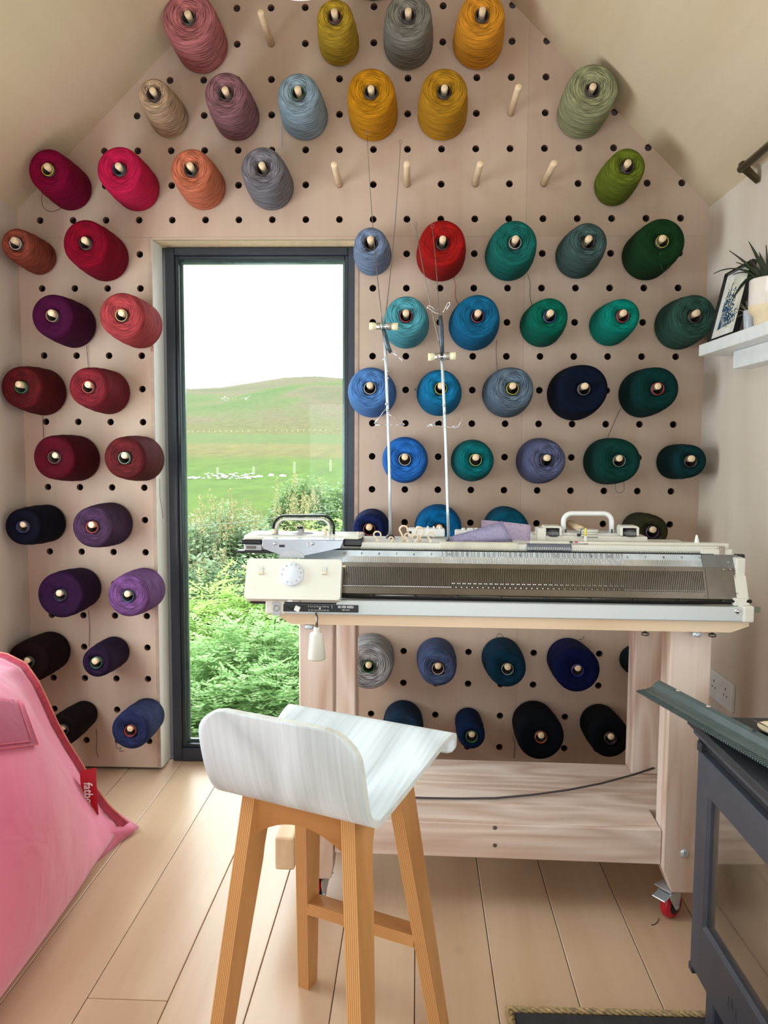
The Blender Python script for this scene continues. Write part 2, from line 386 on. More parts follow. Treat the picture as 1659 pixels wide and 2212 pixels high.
o_ = N(t, 'ShaderNodeOutputMaterial'); tr = N(t, 'ShaderNodeBsdfTransparent'); gl = N(t, 'ShaderNodeBsdfGlossy'); gl.inputs['Roughness'].default_value = .02
tr.inputs[0].default_value = (.95, .98, .965, 1); fr = N(t, 'ShaderNodeFresnel'); fr.inputs[0].default_value = 1.22; mx = N(t, 'ShaderNodeMixShader')
t.links.new(fr.outputs[0], mx.inputs[0]); t.links.new(tr.outputs[0], mx.inputs[1]); t.links.new(gl.outputs[0], mx.inputs[2]); t.links.new(mx.outputs[0], o_.inputs[0])
b = MB(); b.box((GX0, fy+.034, GZ0), (GX1, fy+.038, GZ1)); b.build('pane', gm, win)
# side walls with openings behind the camera
def wallx(name, x0, x1, mat, label, op=None):
    o = empty(name, kind='structure'); tag(o, label)
    b = MB()
    if op:
        ya, yb, za, zb = op
        b.box((x0, yb, -.05), (x1, 0.08, 2.1)); b.box((x0, YB, -.05), (x1, ya, 2.1)); b.box((x0, ya, -.05), (x1, yb, za)); b.box((x0, ya, zb), (x1, yb, 2.1))
    else: b.box((x0, YB, -.05), (x1, .08, 2.1))
    b.build('plywood_lining', mat, o)
    if op:
        b = MB(); xo = x0 if x0 < 0 else x1; b.box((xo-.01, ya-.02, za-.02), (xo+.01, yb+.02, zb+.02)); b.build('sky_blocker', M_WHITE, o)  # unseen board added over the opening to block the sky light
    return o
M_PLYR = wood('side_ply', (212, 198, 184), (222, 210, 198), 'Z', 1.6, .6, knots=False, bump=.04, c3=(206, 190, 164), fine=.5)
wl_ = wallx('wall_left', XL-.12, XL, M_PLYR, 'plain whitewashed plywood wall on the left', (-1.36, -.48, .53, 1.57))
wr_ = wallx('wall_right', XR, XR+.12, M_PLYR, 'plain whitewashed plywood wall on the right', (-2.9, -1.5, .65, 1.65))
b = MB(); b.box((-1.6, YB-.1, -.05), (-.9, YB, 3.2)); b.box((.8, YB-.1, -.05), (1.3, YB, 3.2)); b.box((-.9, YB-.1, 2.15), (.8, YB, 3.2)); b.box((-.9, YB-.1, -.05), (.8, YB, .12))
b.box((-.92, YB-.11, .1), (.82, YB-.09, 2.17)); o = b.build('wall_rear', M_PLYR); tag(o, 'plywood wall behind the viewer with an opening closed by an added board', kind='structure')  # first box is a board added across the opening against sky light
ceil = empty('ceiling', kind='structure'); tag(ceil, 'steep whitewashed plywood ceiling folded along the ridge')
sl = .983
for sg in (-1, 1):
    b = MB(); xe = XL if sg < 0 else XR
    hw = abs(xe - APX); ze = APZ - hw*sl
    p = [(APX, 0, APZ), (xe+sg*.3, 0, APZ-(hw+.3)*sl), (xe+sg*.3, 0, APZ-(hw+.3)*sl+.2), (APX, 0, APZ+.2)]
    b.prism([(x, YB-.1, z) for x, y, z in p], (0, -YB+.1-.0, 0)); b.build('plywood_slope', M_PLYC, ceil)
b = MB()
for (u0_, u1_, y0_, y1_) in ((-.42, -.38, -2.6, -1.4), (.38, .42, -2.6, -1.4), (-.42, .42, -2.6, -2.56), (-.42, .42, -1.44, -1.4)):
    cx_, cz_ = -.74, APZ-(APX+.74)*sl
    P = [(cx_+u*.713, y, cz_+u*.701) for u, y in ((u0_, y0_), (u1_, y0_), (u1_, y1_), (u0_, y1_))]
    b.prism(P, (.02, 0, -.02))
b.build('roof_fill_frame', M_WHITE, ceil)  # unseen frame added to dress the fill lamp, slope stays uncut
# ------------------------------------------------------------------ floor boards
floor = empty('floor', (0, 0, 0), kind='structure'); tag(floor, 'pale oak plank floor running towards the window wall')
b = MB(); b.box((-1.45, YB-.1, -.08), (1.1, .16, -.0195)); b.build('subfloor', M_CAVITY, floor)
fa = -.0121; pw = .1672
joints = {-8: [-.9], -7: [-1.9], -6: [-.45, -2.4], -5: [-1.75], -4: [-1.115, -3.0], -3: [-2.2], -2: [-3.1], -1: [-2.5], 0: [-3.3], 1: [-2.2], 2: [-2.9], 3: [-2.6], 4: [-3.2], 5: [-2.1]}
for n in range(-9, 7):
    cuts = [-4.25] + sorted(joints.get(n, [])) + [.105]
    for ya, yb in zip(cuts[:-1], cuts[1:]):
        b = MB(); g = .0009
        b.box((g-.0, ya+g, -.02), (pw-g, yb-g, 0), .0012)
        o = b.build('floor_board', M_FLOOR, floor); o.location = (n*pw+.003+CAM.y*math.tan(fa)*-1*0 + .0, 0, 0)
        # boards run very slightly askew to the room, pivoting under the viewer
        o.location = (.003 + (n*pw)*math.cos(fa) + math.tan(-fa)*(-CAM.y)*1.0, 0, 0); o.rotation_euler = (0, 0, fa)
# ------------------------------------------------------------------ pegs and yarn cones
# column, row, base radius, top radius, length, colour, heathering, tube rim, label
CONES = [
 (5,5,0.083,0.080,0.170,(172,104,106),.5,None,'dusty pink yarn cone, top left by the ceiling slope'),
 (9,5,0.064,0.054,0.165,(172,142,44),.3,(120,20,40),'golden yellow yarn cone, first of the three at the top centre'),
 (11,5,0.078,0.070,0.165,(122,118,108),.4,(30,24,50),'mid grey yarn cone between the two yellow cones at the top'),
 (13,5,0.079,0.068,0.165,(208,140,40),.2,None,'bright orange-yellow yarn cone at the top, right of the grey one'),
 (4,3,0.062,0.049,0.170,(178,150,122),.4,(70,20,40),'slim beige yarn cone, leftmost of the second row from the top'),
 (6,3,0.073,0.065,0.170,(132,92,98),.5,None,'heathered mauve yarn cone between the beige and the pale blue cones'),
 (8,3,0.074,0.063,0.165,(130,150,162),.3,(20,110,60),'pale sky-blue yarn cone in the second row from the top'),
 (10,3,0.078,0.072,0.170,(186,126,18),.2,(20,60,50),'amber yarn cone, left of the two amber ones in the second row'),
 (12,3,0.078,0.070,0.170,(172,124,28),.2,(20,30,40),'ochre yarn cone, right of the two amber ones in the second row'),
 (16,3,0.076,0.076,0.175,(140,142,108),.5,None,'sage green heathered yarn cone against the right ceiling slope'),
 (1,1,0.070,0.064,0.170,(134,0,56),.08,(226,196,40),'deep magenta yarn cone, outermost on the left under the ceiling slope'),
 (3,1,0.074,0.070,0.170,(205,24,84),.12,(10,66,84),'hot pink yarn cone, right of the magenta one'),
 (5,1,0.071,0.064,0.165,(212,110,96),.3,(20,20,50),'salmon pink yarn cone between the hot pink and the slate grey cones'),
 (7,1,0.073,0.066,0.170,(112,108,114),.5,None,'slate grey heathered yarn cone above the left half of the window'),
 (17,1,0.063,0.055,0.170,(98,110,30),.25,None,'olive green yarn cone under the right ceiling slope'),
 (0,-1,0.056,0.049,0.165,(184,84,76),.25,(236,206,212),'coral yarn cone cut by the left edge, level with the window top'),
 (2,-1,0.078,0.072,0.170,(158,0,42),.08,(60,20,30),'crimson yarn cone left of the window top'),
 (10,-1,0.061,0.050,0.160,(112,128,156),.35,None,'small blue-grey yarn cone just right of the window top'),
 (12,-1,0.079,0.070,0.160,(176,22,22),.12,(20,20,30),'bright red yarn cone right of the window'),
 (14,-1,0.078,0.068,0.160,(20,98,90),.25,(200,206,206),'sea green yarn cone, right of the bright red one'),
 (16,-1,0.071,0.059,0.165,(62,84,82),.5,None,'grey-green heathered yarn cone between the sea green and bottle green cones'),
 (18,-1,0.077,0.070,0.170,(16,54,22),.12,(206,200,60),'bottle green yarn cone with a yellow tube rim, by the right wall'),
 (1,-3,0.074,0.067,0.170,(84,4,66),.08,(190,150,120),'deep plum yarn cone below the crimson one'),
 (3,-3,0.076,0.071,0.175,(196,66,82),.3,(230,190,120),'raspberry pink yarn cone at the window\'s left edge'),
 (11,-3,0.075,0.062,0.165,(76,148,160),.4,(196,40,80),'light turquoise yarn cone with a pink tube rim'),
 (13,-3,0.081,0.067,0.160,(16,96,136),.2,(150,40,110),'strong teal-blue yarn cone, right of the light turquoise one'),
 (15,-3,0.070,0.057,0.160,(0,96,78),.15,(50,90,190),'emerald yarn cone with a blue tube rim'),
 (17,-3,0.066,0.054,0.165,(0,122,106),.15,(190,40,60),'bright jade yarn cone with a red tube rim'),
 (19,-3,0.077,0.066,0.160,(46,78,68),.4,None,'dark sage yarn cone behind the end of the white wall shelf'),
 (0,-5,0.078,0.067,0.160,(112,24,32),.2,(20,150,70),'brick red yarn cone with a green tube rim at the left wall'),
 (2,-5,0.073,0.063,0.175,(140,32,50),.25,(220,80,60),'rose red yarn cone, right of the brick red one'),
 (10,-5,0.080,0.063,0.160,(76,120,178),.35,(220,226,232),'cornflower blue yarn cone right beside the window frame'),
 (12,-5,0.074,0.055,0.160,(16,110,156),.3,(214,220,40),'cerulean yarn cone with a yellow rim behind the right mast'),
 (14,-5,0.079,0.066,0.165,(88,104,120),.5,(214,220,40),'steel grey yarn cone with a yellow tube rim'),
 (16,-5,0.087,0.075,0.160,(3,14,36),.1,(110,116,110),'large midnight navy yarn cone in the row under the shelf end'),
 (18,-5,0.076,0.066,0.175,(0,46,44),.12,(206,50,70),'dark pine green yarn cone with a red rim near the right wall'),
 (1,-7,0.076,0.069,0.185,(92,0,22),.08,(110,60,60),'oxblood yarn cone in the left bank, under the brick red one'),
 (3,-7,0.075,0.067,0.175,(104,26,34),.45,(130,170,150),'coarse maroon yarn cone touching the window\'s left edge'),
 (11,-7,0.075,0.067,0.165,(34,98,176),.3,(220,226,232),'royal blue yarn cone above the machine, by the left mast'),
 (13,-7,0.069,0.055,0.165,(0,96,100),.2,(196,210,110),'peacock teal yarn cone, right of the royal blue one'),
 (15,-7,0.075,0.061,0.160,(84,88,118),.4,(50,70,130),'lavender grey yarn cone above the folded punch cards'),
 (17,-7,0.075,0.067,0.175,(4,54,48),.25,(110,140,130),'forest green yarn cone with a thread loop hanging below it'),
 (19,-7,0.056,0.050,0.170,(4,44,48),.3,None,'slim blackish teal yarn cone nearest the right wall'),
 (0,-9,0.064,0.059,0.180,(8,8,28),.15,(40,60,140),'blue-black yarn cone at the left wall with a blue tube rim'),
 (2,-9,0.073,0.066,0.170,(82,48,92),.35,(210,80,60),'dusky purple yarn cone, right of the blue-black one'),
 (10,-9,0.059,0.051,0.165,(16,28,74),.5,(170,80,60),'navy yarn cone right of the window, peeping over the machine'),
 (12,-9,0.076,0.068,0.165,(0,92,146),.25,None,'strong blue yarn cone half hidden behind the row counter box'),
 (14,-9,0.070,0.063,0.165,(0,74,98),.2,None,'petrol blue yarn cone half hidden behind the punch cards'),
 (18,-9,0.053,0.051,0.170,(50,48,30),.35,(80,50,120),'dark olive brown yarn cone behind the white carriage dial'),
 (1,-11,0.070,0.075,0.170,(54,16,68),.12,(30,50,90),'dark violet yarn cone in the left bank'),
 (3,-11,0.071,0.068,0.170,(118,74,128),.4,(40,110,140),'lilac purple yarn cone at the window\'s lower left'),
 (0,-13,0.068,0.069,0.175,(34,5,12),.08,(30,80,60),'wine black yarn cone partly behind the pink beanbag top'),
 (2,-13,0.053,0.049,0.165,(48,22,66),.3,(20,130,100),'slim aubergine yarn cone with a green tube rim'),
 (10,-13,0.078,0.075,0.170,(140,138,138),.8,(20,150,60),'marled light grey yarn cone with a green rim under the machine'),
 (12,-13,0.065,0.059,0.175,(68,80,112),.4,(220,180,160),'denim blue-grey yarn cone under the middle of the machine'),
 (14,-13,0.068,0.060,0.170,(6,46,68),.2,(150,180,170),'dark petrol yarn cone with a pale rim under the machine'),
 (16,-13,0.069,0.071,0.175,(4,14,62),.1,(20,50,200),'ink blue yarn cone with a bright blue rim under the machine'),
 (18,-13,0.047,0.039,0.165,(4,28,34),.15,None,'black-teal yarn cone half behind the right table post'),
 (1,-15,0.047,0.053,0.185,(24,5,8),.08,None,'near-black maroon yarn cone beside the beanbag seam'),
 (3,-15,0.060,0.063,0.175,(44,52,94),.4,(210,60,50),'indigo denim yarn cone with a red rim by the window foot'),
 (11,-15,0.066,0.066,0.165,(26,48,70),.25,None,'dark slate blue yarn cone just behind the stool seat'),
 (13,-15,0.044,0.043,0.175,(10,30,66),.2,(70,160,90),'small navy yarn cone right of the stool\'s seat edge'),
 (15,-15,0.071,0.075,0.170,(6,10,20),.1,(226,110,60),'large black yarn cone with an orange tube rim, lowest row'),
 (17,-15,0.063,0.064,0.170,(4,7,13),.08,(90,60,60),'black yarn cone at the right end of the lowest row'),
 (10,7,0.085,0.077,0.165,(62,44,42),.2,None,'dark brown yarn cone mostly above the picture edge at the top'),
]
PR = .0103; PL = .182
b = MB()
b.lathe([(.0001, -.022), (PR, -.022), (PR, PL-.0025), (PR-.0022, PL), (.0001, PL)], axis='Y', n=14)
PEGMESH = None
peg0 = b.build('wooden_peg', M_PEG); PEGMESH = peg0.data; bpy.data.objects.remove(peg0)
def add_peg(i, j, label, grp):
    o = bpy.data.objects.new('wooden_peg', PEGMESH); COL.objects.link(o)
    x, z = hole(i, j); o.location = (x, 0, z); o.rotation_euler = (0, random.uniform(0, 6), 0)
    tag(o, label, 'peg', grp)
BARE = [(7,5,'bare wooden peg between the dusty pink and golden yellow cones'), (14,3,'bare wooden peg between the ochre and sage green cones'),
 (9,1,'bare wooden peg right of the slate grey cone over the window'), (11,1,'bare wooden peg under the gap between the two amber cones'),
 (13,1,'bare wooden peg below and right of the ochre cone'), (15,1,'bare wooden peg left of the olive green cone'),
 (16,-9,'bare wooden peg seen through the white carriage handle')]
for i, j, l in BARE: add_peg(i, j, l, 'empty pegs in the plywood wall')
M_TUBE = plain('card_tube', (60, 50, 46), .6)
def thread(parent, pts, col, name='loose_thread', r=.0008):
    n = len(pts); P = []
    for k in range(n-1):
        for s in range(5):
            t = s/5; p0 = Vector(pts[max(k-1, 0)]); p1 = Vector(pts[k]); p2 = Vector(pts[k+1]); p3 = Vector(pts[min(k+2, n-1)])
            P.append(.5*((2*p1)+(p2-p0)*t+(2*p0-5*p1+4*p2-p3)*t*t+(3*p1-p0-3*p2+p3)*t**3))
    P.append(Vector(pts[-1]))
    b = MB(); b.tube(P, r, 5); return b.build(name, plain('thread_%d_%d_%d' % tuple(int(v) for v in col), col, .9), parent)
ROOT = {}
for idx, (i, j, rb, rf, L, c, mel, ring, lab) in enumerate(CONES):
    x, z = hole(i, j)
    add_peg(i, j, 'peg through the ' + lab.split(',')[0].replace('yarn cone', 'cone'), 'pegs carrying yarn cones')
    root = empty('yarn_cone', (x, -.0035, z), 0, lab, 'yarn cone', 'cones of yarn on the peg wall'); ROOT[(i, j)] = root
    rng = random.Random(i*31+j*7+5)
    ri0, ri1 = .0232, .0182               # tube bore at wall and at tip
    s0, s1 = ri0-PR-.0003, ri1-PR-.0003   # how far the bore hangs below the peg axis
    tilt = math.atan2(s0-s1, L)
    # winding: bulged sides, rounded shoulders, dished front
    w1, w2 = rng.uniform(.9, 1.1), rng.uniform(0, 6)
    prof = [(ri0+.001, .001), (rb-.012, .0), (rb-.003, .003), (rb, .010), (rb-.0005, .018)]
    sh = .014
    for k in range(1, 8):
        t = k/8; prof.append((rb+(rf-rb)*t + .0022*math.sin(PI*t) + .0006*math.sin(t*17+w2), .018+(L-sh-.018)*t))
    for k in range(1, 6):
        a = k/5*PI/2; prof.append((rf-sh*(1-math.cos(a))*.95, L-sh+sh*math.sin(a)))
    dish = .007*w1
    r0 = rf-sh*.95
    for k in range(1, 6):
        t = k/5; prof.append((r0+(ri1+.0022-r0)*t, L - dish*t*t*1.2 - .0004*math.sin(t*20)))
    prof.append((ri1+.0018, L-dish*1.2-.01))
    b = MB(); n = 40; R = []
    for r, h in prof:
        ring_ = []
        for k in range(n):
            a = 2*PI*k/n; rr = r*(1+.006*math.sin(2*a+w2)+.004*math.sin(3*a-w2)) if r > ri0+.004 else r
            ring_.append(Vector((rr*math.cos(a), -h, rr*math.sin(a)-s0+(s0-s1)*h/L)))
        R.append(ring_)
    b.rings(R, cap=False)
    o = b.build('yarn_winding', yarn_mat('yarn_%02d' % idx, tuple(v*.86 for v in c) if i < 4 and j < 0 else c, mel), root)  # left bank darkened in colour to offset the strong lamp light there
    b = MB(); e = .0012
    b.lathe([(ri0, .0), (ri0+.0009, .0), (ri1+.0011, L+.0005), (ri1, L+.0005), (ri0-.0002, .0)], axis='Y', n=24)
    for v in b.bm.verts: v.co.z += -s0+(s0-s1)*(-v.co.y)/L
    b.build('card_tube', M_TUBE, root)
    if ring:
        b = MB(); hh = L-.003
        b.lathe([(ri1-.0006, hh), (ri1-.0009, hh+.0052), (ri1-.0001, hh+.0058), (ri1+.0007, hh+.005), (ri1+.0009, hh)], axis='Y', n=28, closed=False)
        for v in b.bm.verts: v.co.z += -s1
        ob = b.build('tube_rim', plain('rim_%d_%d_%d' % ring, tuple(v*.85 for v in ring), .4), root)
        ob['label'] = 'coloured rim of the cone tube'
def th(i, j, pts, col):
    """loose end drawn from picture points on the plane close to the wall"""
    r = ROOT[(i, j)]; thread(r, [onY(x, y, yy) - r.location for x, y, yy in pts], col)
th(1, 1, [(91,418,-.10), (90,436,-.06), (96,450,-.03), (110,457,-.012), (128,452,-.01), (132,446,-.01)], (90, 10, 30))
th(1, -3, [(187,746,-.01), (189,770,-.006), (191,793,-.006)], (70, 6, 50))
th(3, -3, [(322,745,-.004), (330,750,-.006), (331,757,-.006), (326,758,-.006), (328,749,-.006)], (190, 60, 80))
th(0, -5, [(92,898,-.01), (93,925,-.005), (94,946,-.006)], (100, 20, 30))
th(3, -7, [(345,1035,-.006), (346,1075,-.006), (350,1100,-.006), (352,1120,-.006)], (110, 26, 36))
th(1, -11, [(191,1318,-.02), (193,1345,-.006), (193,1370,-.006), (192,1396,-.006)], (60, 14, 50))
th(1, -15, [(208,1575,-.012), (209,1600,-.006), (208,1622,-.006), (213,1636,-.006)], (50, 10, 14))
th(8, 3, [(611,240,-.03), (609,270,-.01), (609,318,-.004)], (150, 160, 165))
th(12, -1, [(980,600,-.008), (984,615,-.005), (984,640,-.005), (990,659,-.005)], (170, 40, 40))
th(14, -1, [(1140,592,-.012), (1146,615,-.006), (1145,640,-.006), (1150,662,-.006)], (40, 80, 74))
th(13, -3, [(1073,735,-.008), (1072,765,-.005), (1075,805,-.005)], (40, 90, 130))
th(12, -5, [(910,840,-.03), (900,838,-.03), (895,842,-.03), (902,843,-.03), (910,841,-.03)], (30, 60, 70))
th(18, -5, [(1341,882,-.02), (1330,905,-.01), (1311,949,-.01)], (14, 40, 40))
th(17, -7, [(1338,1005,-.165), (1330,1040,-.15), (1330,1058,-.15), (1338,1065,-.15), (1348,1058,-.15), (1346,1035,-.15), (1341,1005,-.165)], (50, 84, 70))
th(14, -13, [(1072,1378,-.02), (1076,1370,-.02), (1082,1370,-.02), (1088,1378,-.02)], (10, 20, 30))
th(16, -13, [(1249,1382,-.012), (1258,1380,-.01), (1262,1374,-.01)], (10, 14, 50))
th(15, -15, [(1108,1590,-.02), (1112,1610,-.006), (1110,1638,-.006)], (10, 14, 20))
th(18, -1, [(1426,545,-.171), (1426,565,-.171), (1433,585,-.165), (1444,575,-.16), (1446,548,-.17)], (40, 70, 40))
th(3, -15, [(250,1600,-.16), (252,1616,-.15), (262,1615,-.15), (258,1622,-.15), (268,1622,-.15)], (20, 20, 40))
# ------------------------------------------------------------------ rolling table
TF = Frame((0.20, -.815, 0), math.radians(-1.7))
table = empty('rolling_table', TF.o, TF.a, 'limed pine work table on red castors, carrying the long knitting machine', 'table')
TB0, TB1 = .716, .741          # worktop
def tx(px, py, yl): return TF.y(px, py, yl).x
xl0, xl1 = tx(646, 1500, 0), tx(719, 1500, 0)
xr0, xr1 = tx(1438, 1700, 0), tx(1526, 1700, 0)
PWD = xr1-xr0
DEP = .40
def post(x0, x1, y0, y1, z0, z1, chx=0, name='post'):
    b = MB(); b.box((x0, y0, z0), (x1, y1, z1), .004)
    if chx:   # sloped cut at the inner foot
        for v in b.bm.verts:
            if v.co.z < z0+.02 and (v.co.x < (x0+x1)/2) == (chx < 0): v.co.x += .016*(-chx)
    o = b.build(name, M_PINEZ, table); return o
def shaped_post(x0, x1, y0, y1, z0, z1, side):
    """post whose inner lower corner is cut away to a slope"""
    h = .055; c = .022
    if side < 0: p = [(x0+c, z0), (x1, z0), (x1, z1), (x0, z1), (x0, z0+h)]
    else: p = [(x0, z0), (x1-c*.2, z0), (x1, z0+h*.6), (x1, z1), (x0, z1)]
    b = MB(); b.prism([(x, y0, z) for x, z in p], (0, y1-y0, 0))
    bmesh.ops.bevel(b.bm, geom=b.bm.edges[:], offset=.003, segments=1, affect='EDGES')
    return b.build('post', M_PINEZ, table)
PT = .07
shaped_post(xr0, xr1, 0, PT, .084, TB0, -1); shaped_post(xl0, xl1, 0, PT, .084, TB0, 1)
yr = DEP-PT
post(tx(1369, 1500, yr), tx(1369, 1500, yr)+PWD, yr, yr+PT, .2305, TB0)
xlr = tx(768, 1500, yr); post(xlr-PWD, xlr, yr, yr+PT, .2305, TB0)
# low shelf of planks between the posts, front rail and end rails
sz0, sz1 = .205, .230
ys = [.012, .036, .122, .208, .294, .398]
fz = TF.z(1430, 1861, .0)
for k, (ya, yb) in enumerate(zip(ys[:-1], ys[1:])):
    b = MB(); za = .145 if k == 0 else sz0
    b.box((xl1+.0015 if k == 0 or ya < PT else xl0-.01, ya+.0008, za), (xr0-.0015 if ya < PT+.02 else xr1+.01, yb-.0008, sz1-(k == 0)*.0+random.uniform(-.0008, 0)), .002)
    b.build('front_rail' if k == 0 else 'shelf_plank', M_PINE, table)
for xa in (xl0-.052, xr1+.006):
    b = MB(); b.box((xa, -.04, .125), (xa+.046, DEP+.06, .205), .005); b.build('end_rail', M_PINEY, table)
bolt = MB(); bolt.lathe([(.0001, .006), (.006, .0055), (.0095, .003), (.0105, .0), (.0105, -.004)], axis='Y', n=16)
bo = bolt.build('bolt', M_ALU, table, loc=((xr0+xr1)/2+.002, 0, TF.y(1478, 1843, 0).z))
inst(bo, table, ((xl0+xl1)/2-.004, 0, TF.y(690, 1805, 0).z))
for px, py in ((1069, 1788), (1069, 1826)):
    b = MB(); b.lathe([(.0001, .0003), (.002, -.0006), (.0045, .0008), (.0052, .0002)], axis='Y', n=12)
    b.build('screw', M_STEEL, table, loc=(tx(px, py, .012), .012, TF.y(px, py, .012).z))
# worktop board with clipped ends
tl, trr = tx(603, 1325, -.035), tx(1618, 1348, -.035)
b = MB(); c = .028
zb, zt = TB0, TB1
pp = [(tl+.004, zt), (tl, zt-.003), (tl, zt-.008), (tl+c, zb), (trr-c*1.4, zb), (trr, zt-.010), (trr, zt-.003), (trr-.004, zt)]
b.prism([(x, -.035, z) for x, z in pp], (0, DEP+.07, 0)); b.build('worktop', M_PINETOP, table)
# castors
def castor(x, y, a, lock):
    c = empty('castor', (x, y, 0), a); c.parent = table; c['label'] = 'red wheeled swivel castor'
    b = MB(); b.box((-.024, -.024, .0800), (.024, .024, .0835), .001); b.box((-.017, -.015, .070), (.017, .015, .0800), .003)
    b.build('top_plate', M_GREYMET, c)
    b = MB(); o_ = (.014, 0)
    b.lathe([(.0, -.0125), (.022, -.0125), (.029, -.010), (.0325, -.0045), (.0325, .0045), (.029, .010), (.022, .0125), (0.0, .0125)], axis='X', n=28)
    for v in b.bm.verts: v.co.y += .012; v.co.z += .0328
    b.build('wheel', M_RED, c)
    b = MB()
    b.lathe([(.0, -.0138), (.010, -.0138), (.020, -.0128), (.021, -.0115)], axis='X', n=20); b.lathe([(.021, .0115), (.020, .0128), (.010, .0138), (0, .0138)], axis='X', n=20)
    for v in b.bm.verts: v.co.y += .012; v.co.z += .0328
    b.build('hub', M_BLACK, c)
    b = MB()
    for s in (-1, 1):
        q = [(s*.0155, -.016, .073), (s*.0155, .022, .073), (s*.0155, .024, .060), (s*.0155, .018, .028), (s*.0155, .010, .024), (s*.0155, .004, .030), (s*.0155, -.014, .058)]
        b.prism(q, (s*.0022, 0, 0))
    b.cyl((-.020, .012, .0328), (.020, .012, .0328), .0045, 10)
    b.build('fork', M_ALU, c)
    if lock:
        b = MB(); b.box((-.018, -.040, .064), (.018, -.012, .0665), .001, Matrix.Rotation(.25, 3, 'X')); b.box((-.011, -.022, .056), (.011, -.012, .066), .002)
        b.build('brake_pedal', M_ALU, c)
    return c
castor((xr0+xr1)/2-.020, .035, math.radians(-52), True)
castor((xl0+xl1)/2+.004, .038, math.radians(160), True)
castor((xr0+xr1)/2, DEP-.03, .6, False); castor((xl0+xl1)/2, DEP-.03, .9, False)
# cable lying on the shelf
pts = [TF.z(x, y, .2345) for x, y in ((820,1717),(865,1722),(930,1724),(1000,1725),(1070,1724))]
P2 = [TF.R @ p + TF.o for p in pts]
P2 += [onZ(1150, 1717, .236), onZ(1230, 1706, .239), onZ(1300, 1692, .243), onZ(1370, 1673, .247), onZ(1434, 1652, .250)]
b = MB(); b.tube(P2, .0028, 8); tag(b.build('power_cable', plain('grey_flex', (74, 66, 66), .7)), 'dark braided cable lying across the table shelf', 'cable')
b = MB(); b.tube([onZ(1407, 1998, .001), onZ(1414, 1997, .0012), onZ(1420, 1992, .002), onZ(1424, 1984, .004)], .0009, 5); tag(b.build('thread_scrap', plain('dark_thread', (60, 26, 30), .9)), 'short dark thread scrap on the floor beside the right castor', 'thread')
# ------------------------------------------------------------------ knitting machine
MF = Frame((0.20, -.86, 0), math.radians(-1.5))
mach = empty('knitting_machine', MF.o, MF.a, 'long cream knitting machine with a ribbed steel needle bed on the pine table', 'knitting machine')
def mx_(px, py, yl): return MF.y(px, py, yl).x
def mz_(px, py, yl): return MF.y(px, py, yl).z
Z0 = TB1+.0005
rl, rr_ = mx_(577, 1310, 0), mx_(1608, 1320, 0)
ztop = mz_(1100, 1304, 0); zbot = Z0
# front rail
b = MB(); b.box((rl+.002, 0, zbot), (rr_, .030, ztop), .003); b.build('front_rail', plain('satin_rail', (204, 211, 211), .42, .15, .012, 6), mach)
b = MB(); b.box((rl-.004, -.003, zbot-.0), (rl+.041, .036, ztop+.001), .004); b.build('rail_end_cap', M_CREAM, mach)
b = MB(); b.box((rr_-.004, -.006, zbot-.0), (rr_+.020, .050, ztop+.004), .004); b.box((rr_-.02, .012, ztop), (rr_+.012, .055, ztop+.018), .004); b.build('rail_end_cap', M_CREAM, mach)
b = MB(); b.box((rr_+.020, .012, zbot+.02), (rr_+.040, .016, zbot+.033), .001); b.build('latch_tab', plain('olive_grey_tab', (110, 112, 92), .4), mach)
for px in (1599,):
    b = MB(); b.lathe([(.0001, .004), (.004, .0035), (.0065, 0)], axis='Y', n=14); b.build('screw', M_CHROME, mach, loc=(mx_(px, 1322, -.006)-.003, -.0, mz_(px, 1322, -.006)))
# latch plate and racking scale on the left
def rail_plate(x0, x1, y0, y1, mat, name, yy=-.0032, th=.0022):
    a, c = MF.y(x0, y0, yy), MF.y(x1, y1, yy)
    b = MB(); b.box((a.x, yy, c.z), (c.x, yy+th, a.z), .0004); return b.build(name, mat, mach), a, c
rail_plate(588, 606, 1301, 1330, M_GREYMET, 'latch_plate', -.006)
b = MB(); q = MF.y(597, 1314, -.0075); b.lathe([(.0055, .0), (.0062, .0012), (.0070, 0)], axis='Y', n=16); b.build('latch_ring', M_STEEL, mach, loc=(q.x, -.0062, q.z))
rp, a1, c1 = rail_plate(612, 774, 1305, 1323.5, M_BLACK, 'racking_plate'); rp['label'] = 'black scale plate with white print'
b = MB(); q = [(620, 1309), (624, 1313), (632, 1316), (642, 1315)]
b.tube([MF.y(x, y, -.0036) for x, y in q], .0016, 6); b.build('racking_slot', M_CAVITY, mach)
b = MB(); a = MF.y(642, 1315, -.009); b.box((a.x-.006, -.011, a.z-.006), (a.x+.006, -.003, a.z+.006), .001, Matrix.Rotation(.4, 3, 'Y')); b.build('racking_lever', M_WHITE, mach)
WT = plain('white_print', (226, 226, 226), .6); DT = plain('dark_print', (60, 62, 66), .6)
RX = Matrix.Rotation(PI/2, 3, 'X')
def mtext(s, px, py, h, mat=WT, yy=-.0036, bold=0, sx=1.0, R=RX, name='lettering'):
    p = MF.y(px, py, yy); return text(s, h, mach, mat, p, R, name, .0002, bold=bold, sx=sx)
mtext('SILVER REED', 747, 1311.5, .0072, bold=.0002, sx=.92); mtext('SRP 60N', 747, 1318, .0048)
mtext('P  0 1 2 3 4 5 6 7 8 9 10', 688, 1310.5, .0052, sx=.92); mtext('H  10 1 2 3 4 5 6 7 8 9 10', 688, 1318.5, .0050, sx=.88)
b = MB(); a = MF.y(717, 1306, -.0036); b.box((a.x-.0004, -.0037, a.z-.0085), (a.x+.0004, -.003, a.z-.0008)); b.build('print_line', WT, mach)
